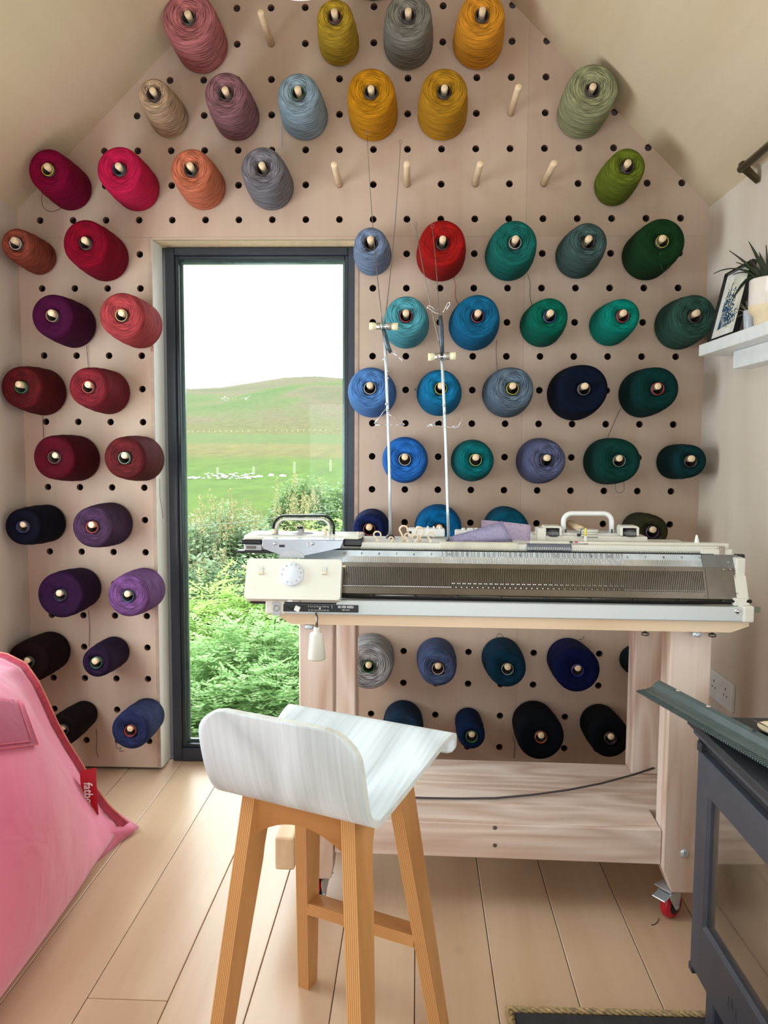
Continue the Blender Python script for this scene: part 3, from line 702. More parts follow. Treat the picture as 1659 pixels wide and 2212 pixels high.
b = MB(); a = MF.y(691, 1314.5, -.0036); b.box((a.x-.0016, -.0045, a.z-.002), (a.x+.0016, -.003, a.z+.002), .0004); b.build('pointer', M_WHITE, mach)
# comb strip behind the rail with its pegs
def ramp_pt(px, t): pass
yc = .034; x0c, x1c = mx_(740, 1297, yc), mx_(1522, 1300, yc)
zc = ztop-.002
b = MB(); b.box((mx_(580, 1297, .03), .030, Z0+.01), (rr_-.004, .052, ztop-.006), .001); b.build('comb_base', M_RUBBER, mach)
b = MB(); nn = 200
for k in range(nn):
    x = x0c+(x1c-x0c)*(k+.5)/nn - .03*(0)
    b.box((x-.00085, .0315, ztop-.006), (x+.00085, .045, ztop+.0045))
o = b.build('comb_teeth', M_CHROME, mach); tag(o, kind='stuff')
# ribber bed: sloping steel plate with a slot for every needle
yb0, yb1 = .020, .052
A = MF.y(1100, 1287, yb0); Bq = MF.y(1100, 1219, yb1)
def bed(x, t, off=0):
    """point on the sloping bed: t 0 bottom .. 1 top, off = height above it"""
    y = yb0+(yb1-yb0)*t; z = A.z+(Bq.z-A.z)*t
    n = Vector((0, -(Bq.z-A.z), (yb1-yb0))).normalized()
    return Vector((x, y, z)) + n*off
def bedx(px, t):
    # local x where picture column px meets the bed at height t
    y = yb0+(yb1-yb0)*t; z = A.z+(Bq.z-A.z)*t
    lo, hi = -1.2, 1.2
    c = MF.loc(CAM)
    d1 = MF.I @ RIGHT; d3 = MF.I @ FWD
    for _ in range(40):
        mid = (lo+hi)/2; v = Vector((mid, y, z))-c
        if 829.5+FPX*v.dot(d1)/v.dot(d3) < px: lo = mid
        else: hi = mid
    return lo
def slab(x0, x1, t0, t1, o0, o1, mat, name, bev=0, x0t=None, x1t=None):
    b = MB(); c = [bed(x0, t0, o0), bed(x1, t0, o0), bed(x1 if x1t is None else x1t, t1, o0), bed(x0 if x0t is None else x0t, t1, o0)]
    n = bed(0, 0, o1)-bed(0, 0, o0); b.prism(c, n)
    if bev: bmesh.ops.bevel(b.bm, geom=b.bm.edges[:], offset=bev, segments=2, affect='EDGES')
    return b.build(name, mat, mach)
bl, br = bedx(600, .5), bedx(1592, .3)
slab(bl, br, -.12, 1.02, -.012, -.0045, M_RUBBER, 'bed_underside')
sx0, sx1 = bedx(741, .5), bedx(1520, .5)
b = MB(); NS = 200; pit = (sx1-sx0)/NS; tA, tB = .20, .86
def quad(b, x0, x1, t0, t1, o=0):
    vs = [b.bm.verts.new(bed(x, t, o)) for x, t in ((x0, t0), (x1, t0), (x1, t1), (x0, t1))]; return b.bm.faces.new(vs)
quad(b, bl, br, 0, tA); quad(b, bl, br, tB, 1.0); quad(b, bl, sx0, tA, tB); quad(b, sx1, br, tA, tB)
sw = pit*.40
for k in range(NS):
    xa = sx0+k*pit; quad(b, xa, xa+(pit-sw), tA, tB)
    xb = xa+pit-sw; xc = xa+pit
    for (u0, u1) in ((xb, xb), (xc, xc)):
        vs = [b.bm.verts.new(bed(u0, t, o)) for t, o in ((tA, 0), (tB, 0), (tB, -.004), (tA, -.004))]; b.bm.faces.new(vs)
tag(b.build('needle_bed_plate', M_STEEL, mach, fix=False), kind='stuff')
rng = random.Random(3); b = MB(); b2 = MB()
for k in range(NS):
    x = sx0+(k+1)*pit-sw/2
    # needle butts: worked in the middle, resting low at the ends
    u = k/NS
    t = .24
    if .30 < u < .78 and k % 3 != 0: t = .36
    p = bed(x, t, .0012); b.box(p-Vector((.0008, .0008, .0008)), p+Vector((.0008, .0008, .0008)))
    p0, p1 = bed(x, tA+.02, -.002), bed(x, tB-.02, -.002)
    b2.tube([p0, p1], .0005, 4)
tag(b.build('needle_butts', M_CHROME, mach), kind='stuff'); tag(b2.build('needle_shanks', plain('shank', (96, 92, 86), .4, .8), mach), kind='stuff')
b = MB()
for k in range(12):
    for t, st in ((.93, 1), (.09, 2)):
        if k % st: continue
        x = sx0+pit*NS*(k+.0)/10.0
        if x < sx1+.09:
            p = bed(x, t, .0005); b.lathe([(.0001, .001), (.0014, .0008), (.002, 0)], p, 'Z', 8)
tag(b.build('bed_rivets', M_CHROME, mach), kind='stuff')
# lower rod with stops
ya = -.10
p0, p1 = bed(bedx(735, -.05), -.06, .002), bed(bedx(1622, -.05), -.06, .002)
b = MB(); b.tube([p0, p1], .0042, 10); b.build('guide_rod', plain('gunmetal', (70, 66, 62), .25, .8), mach)
b = MB(); 
for px in (803, 895, 987, 1081, 1176, 1273, 1371, 1469, 1561):
    p = bed(bedx(px, -.05), -.06, .006); b.lathe([(.0001, .0022), (.0035, .0015), (.004, -.002)], p, 'Z', 10)
tag(b.build('rod_screws', M_BLACK, mach), kind='stuff')
# number strip with its fine rungs and hooks above the bed
yn0, yn1 = .053, .070
An = MF.y(1100, 1219, yn0); Bn = MF.y(1100, 1193, yn1)
def strip(x, t, off=0):
    y = yn0+(yn1-yn0)*t; z = An.z+(Bn.z-An.z)*t; n = Vector((0, -(Bn.z-An.z), (yn1-yn0))).normalized(); return Vector((x, y, z))+n*off
def stripbox(x0, x1, t0, t1, o0, o1, mat, name):
    b = MB(); b.prism([strip(x0, t0, o0), strip(x1, t0, o0), strip(x1, t1, o0), strip(x0, t1, o0)], strip(0, 0, o1)-strip(0, 0, o0)); return b.build(name, mat, mach)
ns0, ns1 = mx_(667, 1205, yn1), mx_(1513, 1205, yn1)
stripbox(ns0-.02, ns1, -.02, 1.0, -.006, 0, plain('number_strip_blue', (196, 208, 216), .35, .35), 'number_strip')
b = MB()
for k in range(NS+1):
    x = sx0+k*pit
    b.prism([strip(x-.0011, .0, .0002), strip(x+.0011, 0, .0002), strip(x+.0011, .5, .0002), strip(x-.0011, .5, .0002)], strip(0, 0, .0012)-strip(0, 0, .0002))
tag(b.build('bed_rungs', M_CHROME, mach), kind='stuff')
b = MB(); rng = random.Random(5)
for k in range(56, 158):                       # needles pushed forward in the middle
    x = sx0+k*pit+rng.uniform(-.0006, .0006)
    if k % 3 == 0: continue
    b.tube([strip(x, .05, .0016), strip(x+rng.uniform(-.0008, .0008), .96, .0018)], .0007, 4)
tag(b.build('raised_needles', M_CHROME, mach), kind='stuff')
nR = basis((1, 0, 0), strip(0, 1)-strip(0, 0))
nums = [(735, '10'), (774, '9'), (828, None), (792, None)]
for k in range(21):
    v = abs(10-k); x = sx0 + pit*10*k
    text(str(v), .0085, mach, DT, strip(x, .72, .0006 if not 5 <= k <= 15 else .0024), nR, 'number', .0001)
# hooks and black comb behind the numbers
yh = yn1; zh = Bn.z
b = MB(); b.box((ns0-.06, yh, zh-.012), (ns1+.03, yh+.012, zh+.002), .0005); b.build('hook_comb', M_RUBBER, mach)
b = MB(); k = 0; x = ns0-.03
while x < ns1:
    b.tube([(x, yh+.002, zh-.002), (x+.0008, yh+.003, zh+.006), (x+.0016, yh-.001, zh+.0075)], .0007, 4); x += pit
tag(b.build('needle_hooks', M_CHROME, mach), kind='stuff')
# cream sinker rail behind, body top and back shell
yk = yh+.014
def kb(x0, x1, y0, y1, pz0, pz1, mat, name, bev=.002, pxm=1100, zlo=None):
    """box standing on local depth y0..y1 whose front face spans picture rows"""
    z1 = MF.y(pxm, pz0, y0).z; z0 = zlo if zlo is not None else MF.y(pxm, pz1, y0).z
    b = MB(); b.box((mx_(x0, pz0, y0), y0, z0), (mx_(x1, pz0, y0), y1, z1), bev); return b.build(name, mat, mach)
kb(779, 1553, yk, yk+.022, 1176, 1190, M_CREAM, 'sinker_rail', .0015, zlo=.80)
kb(1147, 1576, yk+.022, yk+.05, 1171, 1190, M_CREAM, 'main_bed_rail', .002, 1300, zlo=.80)
kb(950, 1120, yk-.002, yk+.018, 1173, 1186, plain('cream_dark', (206, 202, 182), .4), 'rail_joint', .0015, zlo=.84)
kb(1139, 1235, yk-.006, yk+.010, 1176, 1184, plain('blue_grey_comb', (84, 90, 100), .4), 'comb_cover', .001, 1190, zlo=.875)
b = MB()
for k in range(24):
    x = mx_(1141+k*3.9, 1186, yk-.008); z = mz_(1190, 1186, yk-.008); b.tube([(x, yk-.006, z+.004), (x+.0006, yk-.009, z-.003)], .0009, 4)
tag(b.build('comb_cover_teeth', M_WHITE, mach), kind='stuff')
yt = yk+.05
zt_ = MF.y(1000, 1156, yt+.06).z
b = MB(); b.box((mx_(735, 1160, yt), yt, .76), (mx_(1505, 1165, yt), yt+.13, zt_-.012), .006); b.build('body', M_CREAM, mach)
b = MB(); b.box((mx_(737, 1170, yt)+.0, yt+.004, zt_-.016), (mx_(965, 1170, yt), yt+.07, zt_-.0095), .002); b.build('top_cover', plain('grey_white_cover', (214, 214, 212), .35), mach)
b = MB(); b.box((mx_(1100, 1165, yt), yt+.004, zt_-.014), (mx_(1500, 1166, yt), yt+.05, zt_-.008), .002); b.build('top_cover', plain('grey_white_cover', (214, 214, 212), .35), mach)
# scale print on the long rail
q = MF.y(1255, 1183, yk); text('PUNCHMASTER', .0062, mach, DT, (q.x, yk+.0205, MF.y(1260, 1173, yk+.02).z-.004), RX, 'lettering', .0002, bold=.0002)
# right-hand end: grey end plates, cream cheeks, black stop
e0, e1 = mx_(1516, 1240, .09), mx_(1576, 1240, .09)
o = slab(bedx(1526, .5), bedx(1580, .0), .0, 1.0, .0002, .0016, plain('end_plate_metal', (118, 114, 106), .3, .8, .05), 'end_plate', x1t=bedx(1580, 0)-.0)
stripbox(ns1+.0005, mx_(1592, 1205, yn1), -.1, 1.0, -.004, .0012, plain('end_plate_grey', (128, 130, 130), .35, .6), 'end_plate')
for px, t in ((1562, .93), (1576, .93), (1587, .93), (1588, .7), (1592, .18)):
    p = bed(bedx(px, t), t, .002); b = MB(); b.lathe([(.0001, .0016), (.002, .0012), (.003, -.001)], p, 'Z', 12); b.build('screw', M_CHROME, mach)
p = strip(mx_(1573, 1203, yn1-.01), .4, .0014); b = MB(); b.lathe([(.0001, .0016), (.002, .0012), (.003, -.001)], p, 'Z', 12); b.build('screw', M_CHROME, mach)
b = MB(); 
ex = bedx(1590, .2)
b.prism([bed(ex, -.3, -.02), bed(ex, -.3, .004), bed(ex, .78, .004), bed(ex, .78, -.03)], (.026, 0, 0)); bmesh.ops.bevel(b.bm, geom=b.bm.edges[:], offset=.003, segments=2, affect='EDGES')
b.build('end_cheek', M_CREAM, mach)
b = MB(); b.box((mx_(1588, 1210, .05), .045, .78), (mx_(1610, 1210, .05), .10, MF.y(1600, 1205, .05).z), .004); b.build('end_cheek', M_CREAM, mach)
b = MB(); b.box((mx_(1590, 1200, .075), .075, .80), (mx_(1610, 1200, .075), .09, MF.y(1600, 1198, .075).z), .002); b.build('end_stop', M_BLACK, mach)
b = MB(); b.box((mx_(1555, 1190, yh), yh-.001, zh-.02), (mx_(1566, 1190, yh), yh+.006, MF.y(1560, 1181, yh).z), .001); b.build('carriage_stop', plain('stop_brown_steel', (150, 138, 122), .35, .6), mach)
b = MB(); b.box((mx_(1516, 1190, yh), yh+.002, zh-.004), (mx_(1584, 1190, yh), yh+.03, MF.y(1560, 1187, yh).z), .002); b.build('end_block', M_CREAM, mach)
# racking handle hanging under the rail
q = MF.y(684, 1336, .012); b = MB(); b.cyl((q.x, .012, Z0-.0), (q.x, .012, Z0-.02), .0026, 10)
o_front = MF.y(684, 1360, -.045)
hx = o_front.x
b = MB(); b.tube([(q.x+.001, -.005, Z0+.004), (hx+.001, -.045, Z0+.004-.0), (hx, -.045, mz_(684, 1358, -.045))], .0027, 10); b.build('crank_rod', M_STEEL, mach)
z1, z2, z3 = mz_(684, 1355, -.045), mz_(684, 1366, -.045), mz_(684, 1424, -.045)
wq = (MF.y(702, 1420, -.045).x-MF.y(664, 1420, -.045).x)/2
b = MB(); b.lathe([(.0, z1), (.006, z1), (.0068, z1-.001), (.0068, z2+.001), (wq*.72, z2-.001), (wq*.78, z2-.005), (wq, z3+.003), (wq*.96, z3), (.0, z3)], (hx, -.045, 0), 'Z', 26); b.build('crank_handle', M_CREAM, mach)
# clamps under the worktop edge
for px, kind in ((668, 0), (1395, 1), (1505, 0), (1540, 1)):
    q = TF.y(px, 1343 if kind == 0 else 1339, -.03)
    c = empty('table_clamp', (0, 0, 0)); c.parent = table
    b = MB(); b.lathe([(.0, 0), (.010, 0), (.011, .002), (.011, .010), (0, .010)] if kind == 0 else [(.0055, 0), (.0085, 0), (.0085, .006), (.0055, .006)], (q.x, -.030, TB0-.011), 'Z', 18)
    b.cyl((q.x, -.030, TB0-.003), (q.x, -.030, TB0+.0), .003, 8); b.build('clamp_foot', M_ALU if kind == 0 else M_STEEL, c)
# ------------------------------------------------------------------ left carriage: ribber box, arm plate and main carriage with handle
car = empty('knitting_carriage', MF.o + Vector((0, 0, .0)), MF.a, 'cream carriage with dial and black-edged handle at the left end of the needle bed', 'carriage')
def Mbox(par, yl, x0, x1, p0, p1, dy, mat, name, bev=.002, pxm=None):
    a, c = MF.y(x0, (p0+p1)/2, yl), MF.y(x1, (p0+p1)/2, yl)
    pm = pxm or (x0+x1)/2; z1, z0 = MF.y(pm, p0, yl).z, MF.y(pm, p1, yl).z
    b = MB(); b.box((a.x, yl, z0), (c.x, yl+dy, z1), bev); return b.build(name, mat, par)
# sloping box: local frame on a slope parallel to the bed
n_ = Vector((0, -(Bq.z-A.z), (yb1-yb0))).normalized(); u_ = Vector((0, yb1-yb0, Bq.z-A.z)).normalized()
def on_slope(px, py, off):
    """picture point on the plane of the bed raised by off"""
    c = MF.loc(CAM); d = MF.I @ ray(px, py); p0 = bed(0, 0, off); t = (p0-c).dot(n_)/d.dot(n_); return c+d*t
OF = .034
c00, c10, c11, c01 = on_slope(528, 1293, OF), on_slope(736, 1295, OF), on_slope(737, 1207, OF), on_slope(533, 1206, OF)
b = MB(); cx0 = (c00.x+c01.x)/2; cx1 = (c10.x+c11.x)/2
lo_ = min((c00-bed(0,0,OF)).dot(u_), (c10-bed(0,0,OF)).dot(u_)); hi_ = (c01-bed(0,0,OF)).dot(u_)
def rr_pts(x0, x1, a, c, r, n=4):
    P = []
    for (cx, cy, s) in ((x0+r, a+r, PI), (x1-r, a+r, 1.5*PI), (x1-r, c-r, 0), (x0+r, c-r, .5*PI)):
        for k in range(n+1):
            t = s+PI/2*k/n; P.append((cx+r*math.cos(t), cy+r*math.sin(t)))
    return P
base = bed(0, 0, 0); base.x = 0
def rrslab(x0, x1, a, c, r, o0, o1, mat, name, par, bev=.002):
    b = MB(); b.prism([Vector((x, 0, 0))+base+u_*v+n_*o0 for x, v in rr_pts(x0, x1, a, c, r)], n_*(o1-o0))
    if bev:
        es = [e for e in b.bm.edges if e.calc_face_angle(0) > 1.2]
        bmesh.ops.bevel(b.bm, geom=es, offset=bev, segments=3, affect='EDGES')
    for f in b.bm.faces: f.smooth = False
    return b.build(name, mat, par)
rrslab(cx0, cx1, lo_, hi_, .008, .006, OF, M_CREAM, 'ribber_cover', car, .003)
rrslab(cx0+.01, cx1-.01, lo_-.004, hi_+.002, .003, .001, .010, M_BLACK, 'slide_plate', car, 0)
# dial with numbers
dc = on_slope(630, 1240, OF+.004); b = MB()
RS = basis((1, 0, 0), u_)
rad = (on_slope(656, 1240, OF+.004).x-on_slope(604, 1240, OF+.004).x)/2
b.lathe([(0, .004), (rad-.0015, .004), (rad, .0025), (rad, -.004)], (0, 0, 0), 'Z', 40)
for v in b.bm.verts: v.co = dc + RS @ v.co
b.build('tension_dial', plain('pale_dial', (214, 220, 226), .4, var=.02), car)
PG = plain('grey_print', (120, 124, 132), .6)
for k, s in enumerate(['0', '1', '2', '3', '4', '5', '6', '7', '8', '9', '10']):
    a = math.radians(248 + 29.6*k)
    p = dc + RS @ Vector((rad*.80*math.cos(a), rad*.80*math.sin(a), .0045))
    text(s, .0062, car, PG, p, RS @ Matrix.Rotation(a+PI/2 if True else 0, 3, 'Z'), 'number', .0001)
p = on_slope(634, 1211, OF+.0005); text('/', .005, car, PG, p, RS, 'mark', .0001)
for px in (564, 701):
    p = on_slope(px, 1233, OF+.0004)
    b = MB(); b.box((-.0055, -.009, 0), (.0055, .009, .0006)); 
    for v in b.bm.verts: v.co = p + RS @ v.co
    b.build('window_recess', plain('recess_cream', (204, 200, 184), .5), car)
    b = MB(); b.box((-.0034, -.0015, .0006), (.0034, .0075, .0011))
    for v in b.bm.verts: v.co = p + RS @ v.co
    b.build('number_window', M_WHITE, car)
    text('1', .0085, car, M_BLACK, p + RS @ Vector((0, .003, .0013)), RS, 'number', .0001)
    b = MB(); b.box((-.0062, -.0085, .0006), (.0062, -.004, .006), .001)
    for v in b.bm.verts: v.co = p + RS @ v.co
    b.build('lever', M_IVORY, car)
for px, sgn in ((742, 1), (527, -1)):
    p = on_slope(px, 1223, OF-.006); b = MB(); b.tube([p-Vector((.006*sgn, 0, 0)), p+Vector((.005*sgn, 0, 0))], [.0022, .003], 10); b.build('side_lever', M_IVORY, car)
for px, wd, mt in ((627, .006, M_WHITE), (648, .003, M_STEEL)):
    p = on_slope(px, 1296, OF-.012); b = MB(); b.box(p-Vector((wd, .004, .004)), p+Vector((wd, .004, .002)), .001); b.build('release_tab', mt, car)
# arm plate linking to the main carriage
ya_ = yn1-.028
def poly(par, yl, pts, dy, mat, name, bev=0):
    b = MB(); P = [MF.y(x, y, yl) for x, y in pts]; b.prism(P, (0, dy, 0))
    if bev: bmesh.ops.bevel(b.bm, geom=b.bm.edges[:], offset=bev, segments=1, affect='EDGES')
    return b.build(name, mat, par)
SILV = plain('silver_arm', (168, 172, 178), .3, .6, .03)
poly(car, ya_, [(567, 1166), (741, 1166), (741, 1170), (735, 1184), (706, 1190), (655, 1201), (611, 1201), (570, 1186), (566, 1180)], .0025, SILV, 'arm_plate', .0005)
b = MB(); a, c = MF.y(567, 1166, ya_), MF.y(741, 1166, ya_); b.box((a.x, ya_, a.z-.0006), (c.x, ya_+.055, a.z+.0016), .0006); b.build('arm_top', plain('satin_arm_top', (196, 202, 208), .25, .6), car)
b = MB(); pts = [MF.y(630+28*math.cos(t), 1206-18*math.sin(t), ya_-.001) for t in [PI*k/12 for k in range(13)]]; b.prism(pts, (0, .0015, 0)); b.build('arm_tongue', M_GREYMET, car)
for px, py in ((594, 1174.5), (675, 1174.5)):
    q = MF.y(px, py, ya_-.0005); b = MB(); b.lathe([(.0001, .003), (.003, .0025), (.0042, 0)], q, 'Y', 12); b.build('screw', M_CHROME, car)
Mbox(car, ya_-.0008, 603, 615, 1177, 1182, .001, M_BLACK, 'arm_slot', 0)
Mbox(car, ya_-.002, 663, 668, 1172, 1182, .004, M_GREYMET, 'arm_pin', .0005)
# main carriage body on the rear bed
ym = yk+.010
Mbox(car, ym, 526, 780, 1157, 1190, .105, M_CREAM, 'carriage_body', .005)
Mbox(car, ym-.010, 520, 566, 1166, 1176, .03, M_BLACK, 'side_bumper', .003)
Mbox(car, ym-.012, 741, 782, 1164, 1181, .05, M_BLACK, 'side_bumper', .004)
Mbox(car, ym-.008, 527, 566, 1176, 1190, .03, M_GREYMET, 'side_bracket', .002)
Mbox(car, ym-.014, 512, 600, 1190, 1195, .03, M_BLACK, 'brush_plate', .001)
Mbox(car, ym-.010, 742, 776, 1158, 1168, .05, M_CREAM, 'end_cover', .003)
Mbox(car, ym-.012, 531, 552, 1180, 1185, .004, M_STEEL, 'brush_clip', .001)
Mbox(car, ym+.004, 555, 660, 1155.5, 1161, .05, plain('mauve_grey_plate', (150, 146, 150), .4, .3), 'cam_plate', .001)
zb_ = MF.y(650, 1156, ym).z
b = MB(); q = MF.y(650, 1156, ym+.05); b.lathe([(0, .012), (.008, .012), (.008, .004), (.030, .003), (.034, 0)], (q.x, ym+.05, zb_-.002), 'Z', 24); b.build('cam_dial', M_GREYMET, car)
b = MB(); b.lathe([(0, .018), (.007, .018), (.008, .011)], (MF.y(648, 1150, ym+.05).x, ym+.05, zb_-.002), 'Z', 14); b.build('cam_knob', M_BLACK, car)
# handle
def arch(par, yl, x0, x1, ptop, pbot, r_out, th_out, mat, name, rpx=26, sect=None):
    P = []
    for (cx, cy, s) in ((x0+rpx, ptop+rpx, PI), (x1-rpx, ptop+rpx, 1.5*PI)):
        for k in range(7):
            t = s+PI/2*k/6; P.append(MF.y(cx+rpx*math.cos(t), cy+rpx*math.sin(t), yl))
    P = [MF.y(x0, pbot, yl)] + P + [MF.y(x1, pbot, yl)]
    b = MB(); b.tube(P, r_out, 10)
    for v in b.bm.verts: v.co.y = yl+(v.co.y-yl)*th_out
    return b.build(name, mat, par)
yh_ = ym+.055
arch(car, yh_, 590, 721, 1114, 1160, .0034, 3.0, M_BLACK, 'handle_grip')
arch(car, yh_, 598, 713, 1121, 1160, .0038, 2.4, M_CREAM, 'handle_core', 20)
for px in (592, 701):
    q = MF.y(px, 1153, yh_-.018); b = MB(); b.lathe([(0, .012), (.005, .0115), (.006, .009), (.007, -.008)], (q.x, yh_-.018, q.z), 'Z', 14); b.build('handle_boss', M_IVORY, car)
# ------------------------------------------------------------------ white carriage parked on the right of the bed
wc = empty('white_carriage', MF.o, MF.a, 'white handled carriage with two black dials parked at the right rear of the machine', 'carriage')
yw = yt+.045
Mbox(wc, yw, 1150, 1400, 1158, 1172, .10, M_CREAM, 'body', .004, 1280)
Mbox(wc, yw+.02, 1172, 1380, 1152, 1165, .07, plain('grey_white_cover', (214, 214, 212), .35), 'deck', .003, 1280)
Mbox(wc, yw-.008, 1160, 1180, 1141, 1168, .04, M_CREAM, 'end_block', .002)
for px in (1194, 1361):
    o = Mbox(wc, yw-.004, px-18, px+18, 1137, 1141, .045, M_CREAM, 'dial_hood', .0015)
    Mbox(wc, yw-.004, px-20, px-15, 1139, 1158, .045, M_CREAM, 'dial_hood', .0015)
    Mbox(wc, yw-.004, px+15, px+20, 1139, 1158, .045, M_CREAM, 'dial_hood', .0015)
    Mbox(wc, yw+.03, px-16, px+16, 1140, 1160, .002, M_BLACK, 'dial_housing', 0)
    q = MF.y(px, 1158, yw+.012); zt2 = MF.y(px, 1143, yw+.012).z
    b = MB(); r_ = MF.y(px+14, 1150, yw).x-MF.y(px, 1150, yw).x
    n = 28; prof = [(0, zt2), (r_*.86, zt2), (r_*.93, zt2-.003), (r_, zt2-.006), (r_, q.z), (0, q.z)]
    b.lathe(prof, (q.x, yw+.012, 0), 'Z', n); kn = b.build('black_dial', plain('dial_black_ribbed', (60, 62, 62), .4), wc)
    b = MB()
    for k in range(18):
        a = PI+PI*k/17; b.cyl((q.x+r_*.99*math.cos(a), yw+.012+r_*.99*math.sin(a), zt2-.006), (q.x+r_*.99*math.cos(a), yw+.012+r_*.99*math.sin(a), q.z+.003), .0006, 5)
    b.build('dial_ribs', M_GREYMET, kn)
arch(wc, yw+.045, 1217, 1321, 1109, 1158, .0062, 1.6, M_WHITE, 'handle', 18)
for px in (1222, 1322):
    Mbox(wc, yw+.030, px-1.5, px+1.5, 1143, 1153, .002, M_BLACK, 'handle_slot', 0)
for z_, r_, dz in ((1156, 23, 3), (1151, 22, 3), (1146, 23, 3)):
    q = MF.y(1270, z_, yw+.03); r2 = MF.y(1270+r_, z_, yw+.03).x-q.x; b = MB(); b.lathe([(0, .003), (r2-.001, .003), (r2, .002), (r2, -.001), (r2-.002, -.002)], q, 'Z', 28); b.build('disc', M_CREAM, wc)
b = MB(); p0 = MF.y(1254, 1158, yw-.006); b.tube([p0, p0+Vector((0, 0, .014)), p0+Vector((.004, 0, .017))], .0010, 6); b.build('yarn_wire', M_BLACK, wc)
Mbox(wc, yw-.008, 1247, 1254, 1153, 1159, .005, M_BLACK, 'clip_block', .0008)
b = MB(); b.tube([MF.y(1257, 1160, yw-.006), MF.y(1292, 1161, yw-.006)], .0010, 6); b.build('needle_rod', M_STEEL, wc)
# row counter and button boxes at the back
def buttonbox(x0, x1, p0, p1, btn, lab, hole_=False):
    e = empty('button_box', MF.o, MF.a, lab, 'control box', 'button boxes on the machine back')
    Mbox(e, yt+.07, x0, x1, p0, p1, .045, M_WHITE, 'case', .003)
    for px, w_ in btn: Mbox(e, yt+.082, px-w_, px+w_, p0-6, p0+2, .012, M_WHITE, 'button', .0012)
    if hole_: q = MF.y(x0+5, (p0+p1)/2-1, yt+.0695); b = MB(); b.lathe([(0, .0006), (.003, .0006), (.004, 0)], q, 'Y', 12); b.build('knob', M_BLACK, e)
buttonbox(881, 961, 1143, 1160, [(903, 4), (924, 2), (937, 2), (950, 2)], 'white push-button box behind the cream hooks', True)
buttonbox(983, 1040, 1147, 1164, [(1001, 4), (1016, 7), (1029, 4)], 'white push-button box half under the punch cards')
# punch cards
def cardmat(nm, c):
    m, nt, b = newmat(nm, .7); uv = N(nt, 'ShaderNodeUVMap'); mp = N(nt, 'ShaderNodeMapping'); mp.inputs['Scale'].default_value = (24, 12, 1)
    nt.links.new(uv.outputs[0], mp.inputs[0]); br = N(nt, 'ShaderNodeTexBrick'); br.offset = 0; br.inputs['Scale'].default_value = 1
    br.inputs['Brick Width'].default_value = 1; br.inputs['Row Height'].default_value = 1; br.inputs['Mortar Size'].default_value = .07
    br.inputs['Color1'].default_value = rgba(c); br.inputs['Color2'].default_value = rgba(c); br.inputs['Mortar'].default_value = rgba(tuple(v*.86 for v in c))
    nt.links.new(mp.outputs[0], br.inputs[0]); nt.links.new(br.outputs[0], b.inputs['Base Color']); return m
def card(name, lab, P, mat, seed, curve):
    """curved strip through four corner points (tl, tr, br, bl)"""
    tl_, tr_, br_, bl_ = P; nrm = (tr_-tl_).cross(bl_-tl_).normalized()
    def f(u, v): return (tl_*(1-u)+tr_*u)*(1-v)+(bl_*(1-u)+br_*u)*v + nrm*curve*math.sin(PI*u)
    b = MB(); nu, nv = 12, 3; uvl = b.uv
    V = [[b.bm.verts.new(f(i/nu, j/nv)) for j in range(nv+1)] for i in range(nu+1)]
    for i in range(nu):
        for j in range(nv):
            fc = b.bm.faces.new((V[i][j], V[i+1][j], V[i+1][j+1], V[i][j+1])); fc.smooth = True
            for l, (a, c) in zip(fc.loops, ((i, j), (i+1, j), (i+1, j+1), (i, j+1))): l[uvl].uv = (a/nu, c/nv)
    bmesh.ops.solidify(b.bm, geom=b.bm.faces[:], thickness=.0004)
    e = empty(name, MF.o, MF.a, lab, 'punch card', 'punch cards on the machine')
    b.build('card', mat, e); rg = random.Random(seed); b = MB()
    for i in range(24):
        for j in range(12):
            on = (j in (10,) and i % 1 == 0) if i > 19 else ((i//3+j//2) % 2 == 0 and rg.random() < .6)
            if i > 21: on = j % 1 == 0 and rg.random() < .8
            if on:
                p = f((i+.5)/24, (j+.5)/12)
                for s in (.0006,): b.lathe([(.0001, s), (.0008, s), (.0009, -s)], p, 'Y', 6)
    # lay the discs on both faces of the card
    o = b.build('punched_holes', plain('hole_grey', (120, 108, 150), .8), e); tag(o, kind='stuff'); return e
yc1, yc2 = yt-.005, yt+.03
card('punch_card', 'lilac punch card lying in front, its right end tipped up', [MF.y(975, 1158, yc1), MF.y(1085, 1125, yc1), MF.y(1108, 1170, yc1-.004), MF.y(968, 1172, yc1-.004)], cardmat('card_lilac', (206, 196, 226)), 4, .006)
card('punch_card', 'pinker punch card curling behind the lilac one', [MF.y(1040, 1123, yc2), MF.y(1147, 1134, yc2), MF.y(1145, 1172, yc2), MF.y(1040, 1168, yc2)], cardmat('card_pink', (214, 196, 218)), 9, .012)
